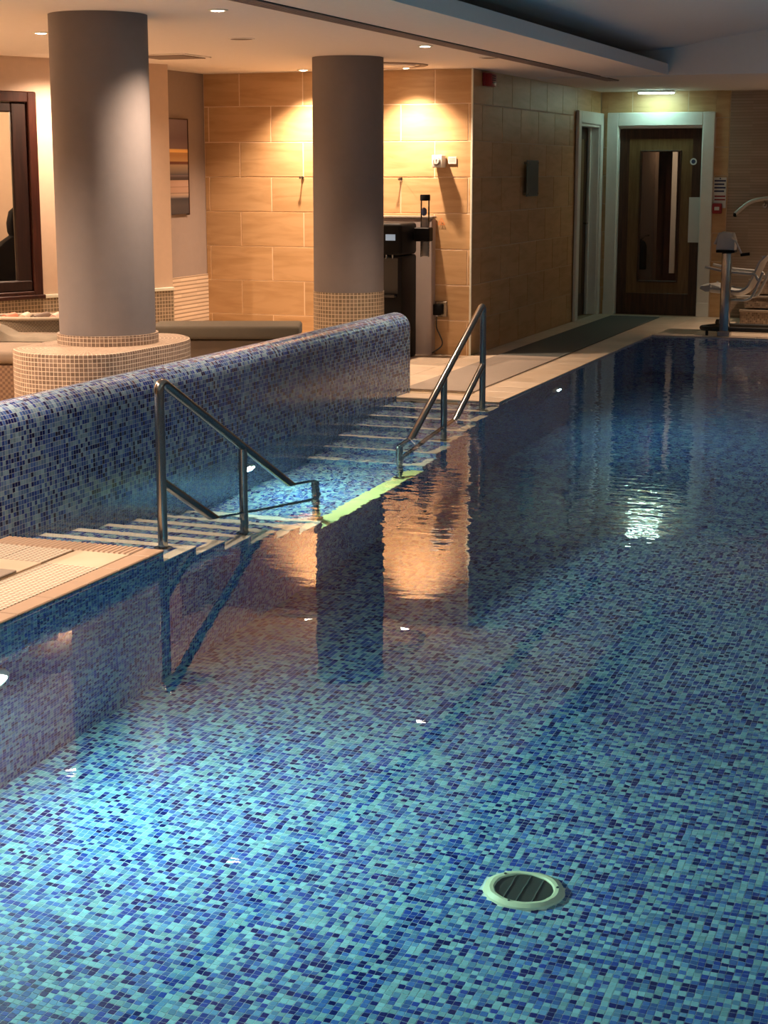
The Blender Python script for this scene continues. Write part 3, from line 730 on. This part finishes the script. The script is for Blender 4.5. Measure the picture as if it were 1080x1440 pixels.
# folded towel on the bench: soft folded sheet
def towel(name, label, loc, rz, w_, d_, h_, lift):
    bm = bmesh.new(); nx_, ny_ = 18, 12; g = []
    for i in range(nx_+1):
        row = []
        for j in range(ny_+1):
            x = (i/nx_-.5)*w_; yv = (j/ny_-.5)*d_
            z = h_+lift*math.exp(-((x+.18)/.12)**2)*(.6+.4*math.sin(j*.9))+.006*math.sin(i*1.1+j*.7)
            if i in (0, nx_) or j in (0, ny_): z = .002
            row.append(bm.verts.new((x, yv, z)))
        g.append(row)
    for i in range(nx_):
        for j in range(ny_): bm.faces.new((g[i][j], g[i+1][j], g[i+1][j+1], g[i][j+1]))
    o = from_bm(name, bm, M['towel'], None, 60); o.location = loc; o.rotation_euler = (0, 0, rz); tag(o, label, 'towel')
towel('towel', 'grey towel spread and rumpled on the wicker bench in front of the basket', (-5.95, 9.30, .502), R(18), .62, .34, .022, .085)

# painting: flat striped canvas in a thin dark frame
def painting_mat():
    m, nt, b = newmat('painted_canvas'); L = nt.links.new; N = nt.nodes.new
    tc = N('ShaderNodeTexCoord'); sp = N('ShaderNodeSeparateXYZ'); L(tc.outputs['Object'], sp.inputs[0])
    mr = N('ShaderNodeMapRange'); mr.inputs['From Min'].default_value = 0; mr.inputs['From Max'].default_value = .8; L(sp.outputs['Z'], mr.inputs[0])
    cr = N('ShaderNodeValToRGB'); e = cr.color_ramp.elements
    st = [(0, (.035, .03, .035)), (.10, (.05, .042, .045)), (.17, (.03, .028, .035)), (.185, (.22, .17, .15)), (.215, (.42, .30, .22)), (.225, (.2, .13, .1)), (.235, (.4, .26, .19)),
          (.285, (.42, .27, .2)), (.29, (.25, .15, .11)), (.30, (.44, .29, .22)), (.36, (.42, .28, .21)), (.365, (.02, .012, .012)), (.395, (.06, .04, .045)), (.41, (.16, .13, .14)), (.42, (.07, .055, .07)),
          (.455, (.2, .16, .13)), (.52, (.36, .27, .19)), (.535, (.12, .03, .02)), (.555, (.16, .04, .02)), (.56, (.52, .33, .16)), (.62, (.48, .26, .10)), (.65, (.5, .28, .12)), (.655, (.9, .58, .2)), (.685, (.8, .5, .18)), (.69, (.19, .13, .14)), (.80, (.15, .10, .12)), (1, (.2, .15, .17))]
    st = [st[i] for i in range(len(st))]
    while len(e) < len(st): e.new(.5)
    for el, (p, c) in zip(e, st): el.position = p; el.color = rgb(c)
    L(mr.outputs[0], cr.inputs[0]); L(cr.outputs[0], b.inputs['Base Color']); b.inputs['Roughness'].default_value = .6; return m
t = empty('painting', 'tall striped abstract painting with a yellow band on the grey-brown wall', 'painting', (-6.798, 13.03, 1.19))
box('canvas', .004, .026, -.32, .32, .004, .796, painting_mat(), t)
boxes('frame', [(0, .03, .32, .332, -.006, .806), (0, .03, -.332, -.32, -.006, .806), (0, .03, -.32, .32, .796, .806)], M['mahogany'], t)

# ------------------------------------------------------------------ things on the sandstone wall
YWALL = YB
def hook(x, z, label):
    t = empty('towel_hook', label, 'hook', (x, YWALL, z), group='steel towel hooks on the sandstone wall')
    lathe('wall_plate', [(0, -.006), (.012, -.006), (.013, 0)], M['steel'], t, 16, 'Y')
    lathe('peg', [(.005, -.006), (.005, -.045), (.011, -.048), (.012, -.055), (0, -.058)], M['steel'], t, 16, 'Y')
hook(-5.857, 1.50, 'small steel hook on the sandstone wall left of the middle column')
hook(-4.947, 1.49, 'small steel hook on the sandstone wall right of the middle column')
t = empty('timer_switch', 'white wall box with a round dial on the sandstone wall', 'switch', (-4.595, YWALL, 1.64))
box('body', -.045, .045, -.105, 0, -.055, .048, M['white'], t, .006, 2)
lathe('dial', [(0, -.122), (.022, -.122), (.026, -.106), (.026, -.104)], M['paper'], t, 28, 'Y', (0, 0, -.004))
lathe('dial_ring', [(.028, -.107), (.031, -.110), (.034, -.107)], M['panel'], t, 28, 'Y', (0, 0, -.004))
tube('dial_pin', [(0, -.123, -.004), (0, -.123, .014)], .0025, M['panel'], t, 6)
t = empty('notice_plate', 'small white notice plate right of the round dial box', 'sign', (-4.493, YWALL, 1.645))
box('plate', -.036, .036, -.004, 0, -.03, .03, M['paper'], t, .001)
for i in range(3): box('text_line', -.026, .026, -.005, -.004, -.014+i*.013, -.010+i*.013, M['panel'], t)
# triangular warning sticker, orange outline
t = empty('warning_sticker', 'small orange triangular warning sticker above the wall socket', 'sign', (-4.585, YWALL, 1.13))
M['orange'] = plain('orange_ink', (.75, .22, .06), .6)
bm = bmesh.new()
def tri(s, zc=0): return [(s*math.sin(R(a)), zc+s*math.cos(R(a))) for a in (0, 120, 240)]
A, B = tri(.040), tri(.030)
va = [bm.verts.new((x, -.002, z)) for x, z in A]; vb = [bm.verts.new((x, -.002, z)) for x, z in B]
for i in range(3): bm.faces.new((va[i], va[(i+1) % 3], vb[(i+1) % 3], vb[i]))
from_bm('border', bm, M['orange'], t)
box('bolt_mark', -.003, .003, -.003, -.001, -.012, .012, M['orange'], t)
# grey backing panel, water cooler, cup dispenser
t = empty('service_panel', 'tall grey backing panel behind the black water cooler', 'panel', (-4.86, YWALL, 0))
box('board', -.27, .225, -.10, -.001, DZ, 1.165, M['panel'], t, .006)
box('top_trim', -.275, .23, -.105, -.001, 1.165, 1.185, M['cushion_pale'], t, .004)
t = empty('water_cooler', 'black freestanding water cooler with a small blue display', 'water cooler', (-4.90, 13.36, DZ))
box('cabinet', -.20, .155, -.18, .19, .0, .86, M['black'], t, .018, 2)
box('head', -.20, .158, -.20, .19, .862, 1.125, M['black'], t, .028, 3)
box('display', .02, .105, -.2015, -.198, .985, 1.035, M['screen'], t)
box('recess', -.16, .12, -.182, -.176, .55, .84, M['rubber'], t)
for i in range(3): tube('tap', [(-.02+i*.055, -.17, .875), (-.02+i*.055, -.225, .865), (-.02+i*.055, -.225, .84)], .008, M['steel'], t, 8)
box('drip_tray', -.15, .11, -.23, -.181, .52, .545, M['rubber'], t, .006)
t = empty('cup_dispenser', 'clear tube cup dispenser with black cap beside the water cooler', 'cup dispenser', (-4.655, 13.50, .98))
box('bracket', -.084, .055, -.05, .05, 0, .115, M['black'], t, .008)
lathe('tube', [(.038, -.13), (.038, .335)], M['glass'], t, 28)
lathe('cap', [(0, .385), (.040, .385), (.043, .375), (.043, .335), (0, .333)], M['black'], t, 28)
for k in range(10):
    z = -.12+k*.024
    lathe('paper_cup', [(0, z+.085), (.024, z+.085), (.0335, z), (.031, z-.002)], M['cup'], t, 20)
M['blue_ink'] = plain('dark_blue_ink', (.03, .04, .1), .5)
# small oval sticker wrapped on the tube, facing the pool
bm = bmesh.new(); g = {}
for i in range(-4, 5):
    for j in range(-5, 6):
        a_ = R(-85+i*9); g[i, j] = bm.verts.new((.0388*math.cos(a_), .0388*math.sin(a_), .245+j*.007*math.sqrt(max(.02, 1-(i/4.3)**2))))
for i in range(-4, 4):
    for j in range(-5, 5): bm.faces.new((g[i, j], g[i+1, j], g[i+1, j+1], g[i, j+1]))
from_bm('sticker', bm, M['blue_ink'], t, 60)
# socket with plug and cable
t = empty('wall_socket', 'dark double wall socket with a black plug low on the sandstone wall', 'socket', (-4.60, YWALL, .40))
box('face_plate', -.072, .072, -.012, 0, -.065, .065, M['steel'], t, .003)
box('plug', -.055, .035, -.062, -.012, -.05, .045, M['black'], t, .012, 2)
lathe('cable_grommet', [(.0, -.005), (.012, -.005), (.014, .006), (0, .006)], M['paper'], t, 14, 'Z', (-.01, -.04, -.055))
pts = [(-.01, -.04, -.058), (-.01, -.042, -.15), (.02, -.05, -.21), (.045, -.05, -.27), (.04, -.06, -.31), (0, -.08, -.345), (-.06, -.09, -.378), (-.11, -.08, -.372), (-.16, -.07, -.33)]
pp = []
for i in range(len(pts)-1):
    p0, p1, p2, p3 = (Vector(pts[max(0, min(len(pts)-1, i+k-1))]) for k in range(4))
    for k in range(5):
        s = k/5; pp.append(.5*((2*p1)+(-p0+p2)*s+(2*p0-5*p1+4*p2-p3)*s*s+(-p0+3*p1-3*p2+p3)*s**3))
pp.append(Vector(pts[-1])); tube('cable', pp, .006, M['rubber'], t, 8)
# side wall things
t = empty('wall_plaque', 'narrow upright grey plaque on stand-offs on the dim side wall', 'plaque', (XS, 15.50, 1.49))
box('plate', .028, .036, -.20, .20, -.165, .165, M['slate'], t, .003)
for sy in (-1, 1):
    for sz in (-1, 1):
        lathe('stand_off', [(0, .042), (.010, .042), (.012, .036), (.012, 0)], M['steel'], t, 12, 'X', (0, sy*.175, sz*.14))
t = empty('fire_alarm_sounder', 'red square fire alarm sounder high on the dim side wall', 'alarm', (XS, 14.08, 2.315))
box('base', 0, .02, -.09, .09, -.055, .055, M['red'], t, .006, 2)
box('sounder', .018, .075, -.085, .085, -.058, .05, M['red'], t, .014, 2)
for i in range(4): box('grille_slot', .0745, .0765, -.05, .05, -.03+i*.018, -.022+i*.018, M['dark'], t)

# ------------------------------------------------------------------ doors
def wood_door(name, w_, h_, parent, border=.10, inlay=.065, glass_z=(.375, 1.75)):
    pass
t = empty('door_1', kind='structure', loc=(-3.67, YW, 0), label='dark wood door with pale oak inlay and tall glass in a white frame')
for a in ((-.575, -.455, 0, 2.17), (.455, .582, 0, 2.17), (-.455, .455, 2.03, 2.17)):
    box('architrave', a[0], a[1], -.030, -.001, DZ if a[2] == 0 else a[2], a[3], M['white'], t, .006)
for a in ((-.468, -.448), (.448, .468)): box('lining', a[0], a[1], -.012, .16, DZ, 2.035, M['white'], t, .003)
box('lining', -.448, .448, -.012, .16, 2.005, 2.035, M['white'], t, .003)
box('plinth_block', .453, .585, -.034, -.030, DZ, .16, M['white'], t, .002)
box('plinth_block', -.578, -.453, -.034, -.030, DZ, .16, M['white'], t, .002)
yd0, yd1 = .055, .10
for a in ((-.446, -.342, .012, 2.0), (.342, .446, .012, 2.0), (-.342, .342, 1.895, 2.0), (-.342, .342, .012, .245)):
    box('door_rail', a[0], a[1], yd0, yd1, a[2], a[3], M['darkwood'], t, .002)
for a in ((-.342, -.215, .245, 1.895), (.215, .342, .245, 1.895), (-.215, .215, 1.765, 1.895), (-.215, .215, .245, .375)):
    box('oak_inlay', a[0], a[1], yd0+.002, yd1-.002, a[2], a[3], M['oak'], t, .001)
for a in ((-.225, -.208, .365, 1.775), (.208, .225, .365, 1.775), (-.208, .208, 1.758, 1.775), (-.208, .208, .365, .382)):
    box('glazing_bead', a[0], a[1], yd0-.006, yd1+.004, a[2], a[3], M['darkwood'], t, .003)
box('glass_pane', -.208, .208, .074, .080, .382, 1.758, M['glass'], t)
n_ = empty('door_notice', 'sheet of paper taped on the panelled door', 'sign', (-3.285, YW+.053, 1.04)); box('sheet', -.062, .062, -.001, .001, -.24, .24, M['paper'], n_)
n_ = empty('door_disc_sign', 'small round sign on the panelled door', 'sign', (-3.315, YW+.053, 1.655)); lathe('disc', [(0, -.003), (.036, -.003), (.036, .0)], M['paper'], n_, 24, 'Y'); lathe('symbol', [(0, -.004), (.022, -.004), (.022, -.003)], M['blue_ink'], n_, 20, 'Y')
# corridor behind the glass
CO = empty('wall_corridor', kind='structure', label='corridor seen through the glass of the panelled door')
M['corr'] = plain('corridor_paint', (.30, .22, .17), .8)
boxes('corridor_wall', [(-5.5, -5.4, YW+.2, 22, 0, 2.4), (-3.02, -2.9, YW+.2, 22, 0, 2.4), (-5.5, -2.9, 21.6, 21.75, 0, 2.4), (-5.5, -2.9, YW+.2, 22, 2.4, 2.45)], M['corr'], CO)
boxes('corridor_floor', [(-5.5, -2.9, YW+.2, 22, -.05, 0)], M['deck'], CO)
box('white_pier', -4.20, -3.965, 19.6, 19.8, 0, 2.4, M['cushion_pale'], CO)
box('dark_door', -4.38, -4.10, 21.50, 21.595, 0, 2.1, M['darkwood'], CO)
box('brown_door', -4.09, -3.86, 20.9, 20.94, 0, 2.1, M['mahogany'], CO)
box('lit_door_edge', -3.885, -3.825, 20.2, 20.24, .36, 1.95, M['white'], CO)
ld = bpy.data.lights.new('corridor_edge_spot', 'SPOT'); ld.energy = 9; ld.color = (1, .66, .4); ld.shadow_soft_size = .04; ld.spot_size = R(60); ld.spot_blend = .6  # unseen spot added to brighten the door edge in the corridor
lo = bpy.data.objects.new('corridor_edge_spot', ld); C.objects.link(lo); lo.location = (-3.70, 19.35, 2.30); lo.rotation_euler = (R(40), 0, R(8))
t = empty('fire_extinguisher', 'black fire extinguisher hanging behind the glass of the panelled door', 'extinguisher', (-4.075, 19.5, .44))
lathe('cylinder', [(0, 0), (.055, 0), (.06, .02), (.06, .26), (.04, .31), (.018, .33), (0, .33)], M['black'], t, 24)
tube('handle', [(-.02, 0, .34), (.05, -.02, .38), (.09, -.02, .39)], .010, M['steel'], t, 8)
tube('hose', fillet([(0, 0, .34), (-.07, 0, .32), (-.075, 0, .06)], .04), .009, M['rubber'], t, 8)
ld = bpy.data.lights.new('corridor_fill', 'POINT'); ld.energy = 1.6; ld.color = (1, .75, .55); ld.shadow_soft_size = .1
lo = bpy.data.objects.new('corridor_fill', ld); C.objects.link(lo); lo.location = (-3.5, 19.0, 2.2)
# side door, set back in its white frame
t = empty('door_2', kind='structure', loc=(XS, 17.80, 0), label='white framed side doorway with a brown glazed door')
for a in ((-.555, -.44, 0, 2.165), (.44, .545, 0, 2.165), (-.44, .44, 2.04, 2.165)):
    box('architrave', .001, .035, a[0], a[1], DZ if a[2] == 0 else a[2], a[3], M['white'], t, .006)
for a in ((-.452, -.432), (.432, .452)): box('lining', -.26, .012, a[0], a[1], DZ, 2.045, M['white'], t, .003)
box('lining', -.26, .012, -.432, .432, 2.015, 2.045, M['white'], t, .003)
box('door_stop', -.10, -.075, .405, .432, DZ, 2.015, M['white'], t, .002)
box('door_stop', -.10, -.075, -.432, -.405, DZ, 2.015, M['white'], t, .002)
for a in ((-.43, -.32, .012, 2.01), (.32, .43, .012, 2.01), (-.32, .32, 1.89, 2.01), (-.32, .32, .012, .25)):
    box('door_rail', -.16, -.115, a[0], a[1], a[2], a[3], M['darkwood'], t, .002)
box('oak_panel', -.155, -.12, -.32, .32, .25, 1.89, M['oak'], t, .001)
tube('door_handle', fillet([(-.115, .34, 1.0), (-.07, .34, 1.0), (-.07, .23, 1.0)], .015, 4), .009, M['steel'], t, 10)

# signs right of the door
t = empty('safety_notice', 'white safety notice with dark and red bars right of the panelled door', 'sign', (-3.012, YW-.010, 1.33))
box('board', -.068, .068, -.003, 0, -.16, .16, M['paper'], t, .001)
for i in range(4): box('text_bar', -.06, .06 if i % 2 == 0 else .045, -.004, -.003, .115-i*.036, .133-i*.036, M['blue_ink'], t)
for i in range(2): box('red_bar', -.055, .06, -.004, -.003, -.045-i*.035, -.030-i*.035, M['red'], t)
lathe('fixing', [(0, -.006), (.008, -.006), (.008, -.003)], M['blue_ink'], t, 12, 'Y', (0, 0, .148))
t = empty('fire_call_point', 'red fire alarm call point below the safety notice', 'alarm', (-3.03, YW-.010, 1.165))
box('housing', -.05, .05, -.05, 0, -.055, .055, M['red'], t, .012, 2)
box('push_plate', -.026, .026, -.053, -.049, -.018, .018, M['paper'], t, .002)

# mosaic steps and wall rail right of the end wall
t = empty('mosaic_stair', 'brown mosaic steps with pale nosings behind the pool hoist', 'steps', (-1.7, YW, 0), kind='structure')
for i, (yy, z) in enumerate(((-.86, .165), (-.58, .29), (-.30, .44))):
    s = box('step', -.92, 1.0, yy, -.004, DZ if i == 0 else (.165, .29)[i-1], z-.022, M['brown_mosaic'], t, uv=True)
    box('nosing', -.93, 1.0, yy-.012, yy+.05, z-.022, z, M['cushion_pale'], s, .003)
t = empty('wall_handrail', 'bent steel handrail with black end cap on the wall above the mosaic steps', 'handrail', (-2.83, YW-.08, 1.11))
tube('rail', fillet([(0, 0, 0), (.15, 0, .135), (.34, 0, .17), (1.2, 0, .20)], .08), .022, M['satin'], t)
lathe('end_cap', [(0, -.012), (.02, -.012), (.026, 0), (.026, .02), (0, .02)], M['black'], t, 16, 'X', (-.006, 0, -.006))
for x in (.30, 1.0):
    tube('bracket', fillet([(x, .065, .09), (x, 0, .09), (x, 0, .165)], .03, 4), .008, M['steel'], t, 8)
    lathe('rosette', [(0, .05), (.028, .05), (.03, .07), (0, .07)], M['steel'], t, 16, 'Y', (x, 0, .09))

# ------------------------------------------------------------------ pool hoist
t = empty('pool_hoist', 'steel and white pool access hoist with a plastic seat on the far pool edge', 'hoist', (-2.57, 16.22, DZ))
box('post', -.045, .045, -.045, .045, 0, .80, M['steel'], t, .012, 2)
box('socket', -.06, .06, -.06, .06, 0, .05, M['steel'], t, .006)
prism('winch_head', [(-.10, .815), (.075, .815), (.08, .90), (.055, .975), (-.045, .985), (-.085, .95)], -.075, .075, M['hoist'], t, .014, 'XZ')
box('head_collar', -.095, .08, -.08, .08, .79, .815, M['black'], t, .005)
prism('head_flap', [(-.125, .87), (-.105, .865), (-.06, .965), (-.08, .975)], -.06, .06, M['hoist'], t, .004, 'XZ')
tube('crank_arm', [(.05, -.085, .93), (.09, -.095, .90), (.15, -.10, .78)], .010, M['hoist'], t, 8)
tube('crank_grip', [(.14, -.10, .775), (.225, -.10, .785)], .016, M['black'], t, 10)
fr = tube('base_frame', fillet([(1.1, .02, .065), (-.16, .02, .065), (-.245, .10, .065), (-.10, .42, .065), (1.1, .42, .065)], .05), .024, M['rubber'], t, 10)
for p in ((-.17, .03), (-.02, .02), (.5, .02), (-.12, .38), (.5, .42)): tube('base_foot', [(p[0], p[1], 0), (p[0], p[1], .065)], .014, M['rubber'], t, 8)
lathe('frame_knob', [(0, .075), (.022, .08), (.026, .10), (.016, .13), (0, .132)], M['rubber'], t, 14, 'Z', (-.12, .34, 0))
# seat shell in profile, swept across its width
prof = [(-.22, .43), (-.10, .395), (.02, .375), (.10, .40), (.15, .47), (.20, .58), (.245, .69), (.275, .725)]
bm = bmesh.new()
def shell(bm, prof, y0, y1, th):
    rows = []
    ny_ = 8
    for (x, z) in prof:
        row = []
        for j in range(ny_+1):
            v = j/ny_*2-1; dip = .045*v**4
            row.append((x+ (-.02*abs(v)**3 if z > .45 else 0), y0+(y1-y0)*(v+1)/2, z+(dip if z < .45 else dip*.3)))
        rows.append(row)
    top = [[bm.verts.new(p) for p in r] for r in rows]
    bot = []
    for i, r in enumerate(rows):
        a = Vector((prof[min(i+1, len(prof)-1)][0]-prof[max(i-1, 0)][0], 0, prof[min(i+1, len(prof)-1)][1]-prof[max(i-1, 0)][1])).normalized()
        nrm = Vector((a.z, 0, -a.x)); bot.append([bm.verts.new(Vector(p)+nrm*th) for p in r])
    n1, n2 = len(rows), ny_+1
    for i in range(n1-1):
        for j in range(n2-1):
            bm.faces.new((top[i][j], top[i][j+1], top[i+1][j+1], top[i+1][j])); bm.faces.new((bot[i][j], bot[i+1][j], bot[i+1][j+1], bot[i][j+1]))
    for i in range(n1-1):
        for j in (0, n2-1): bm.faces.new((top[i][j], top[i+1][j], bot[i+1][j], bot[i][j]))
    for j in range(n2-1):
        for i in (0, n1-1): bm.faces.new((top[i][j], top[i][j+1], bot[i][j+1], bot[i][j]))
P_ = catmull(prof, 3)[:-2]
shell(bm, [(p.x+.04, p.y) for p in P_], .22, .66, .018)
from_bm('seat_shell', bm, M['hoist'], t, 60)
prism('leg_rest', [(-.30, .425), (-.285, .455), (-.17, .47), (-.10, .45), (-.10, .41), (-.24, .395)], .26, .62, M['hoist'], t, .012, 'XZ')
for yy in (.21, .67):
    tube('armrest', fillet([(-.24, yy, .64), (-.05, yy, .60), (.24, yy, .58), (.27, yy, .52)], .05), .014, M['hoist'], t, 10)
    tube('seat_frame', fillet([(.31, yy, .60), (.27, yy, .48), (.20, yy, .33), (.0, yy, .33)], .06), .014, M['hoist'], t, 10)
tube('carry_arm', fillet([(.0, .04, .28), (.0, .20, .33), (.02, .44, .33)], .06), .022, M['steel'], t, 10)

# ------------------------------------------------------------------ handrails at the steps
def pool_rail(name, label, x, y0, sg, ztop, z1, yend, zbase, mid_dy, zmid, slope_):
    t = empty(name, label, 'handrail', (x, y0, 0), 0, 'steel handrails on the pool steps')
    ye = (yend-y0)
    # top bar from first post down to the end post under water
    L_ = abs(ye)
    top = [(0, 0, zbase), (0, 0, ztop-.0215), (0, sg*L_, ztop-slope_*L_), (0, sg*L_, -1.046)]
    tube('top_rail', fillet(top, .065, 6), .0215, M['steel'], t, 16)
    tube('lower_rail', [(0, 0, z1), (0, sg*L_, z1-slope_*L_)], .0205, M['steel'], t, 16)
    tube('middle_post', [(0, sg*mid_dy, ztop-slope_*mid_dy-.004), (0, sg*mid_dy, zmid)], .0205, M['steel'], t, 16)
    for yy, zz in ((0, zbase), (sg*mid_dy, zmid), (sg*L_, -1.046)):
        lathe('base_flange', [(.020, .008), (.040, .006), (.042, 0), (.02, 0)], M['steel'], t, 20, 'Z', (0, yy, zz))
pool_rail('step_handrail', 'steel handrail on the near flight of pool steps beside the near deck', -3.37, 6.325, 1, .715, .255, 8.03, -.146, .82, -.596, .515)
pool_rail('step_handrail', 'steel handrail on the far flight of pool steps beside the far deck', -3.31, 10.80, -1, .715, .285, 9.16, -.146, .82, -.596, .50)

# ------------------------------------------------------------------ mats
o = box('floor_mat', -4.09, -3.555, 11.40, 13.80, DZ, DZ+.010, M['mat'], None, .003); tag(o, 'pale grey runner mat on the far deck beside the far handrail', 'mat')
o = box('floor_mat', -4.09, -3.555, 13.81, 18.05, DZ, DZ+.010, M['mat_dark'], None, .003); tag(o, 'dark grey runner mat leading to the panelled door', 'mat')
o = box('floor_mat', XP+.005, -3.60, 4.0, 5.54, DZ, DZ+.010, M['mat'], None, .003); tag(o, 'corner of a grey mat on the near deck beside the parapet', 'mat')

# sunken steps are lit by the downlights through the water surface
for o in bpy.data.objects:
    if o.type == 'LIGHT' and o.data.type in ('SPOT', 'AREA'): o.data.cycles.is_caustics_light = True
    if o.name == 'water': o.cycles.is_caustics_caster = True
    if o.type == 'MESH' and o.name.split('.')[0] in ('step', 'nosing_strip', 'side_strip', 'shelf', 'edge_strip', 'soffit', 'bulkhead', 'bulkhead_face', 'cross_beam', 'pool_ceiling'): o.cycles.is_caustics_receiver = True
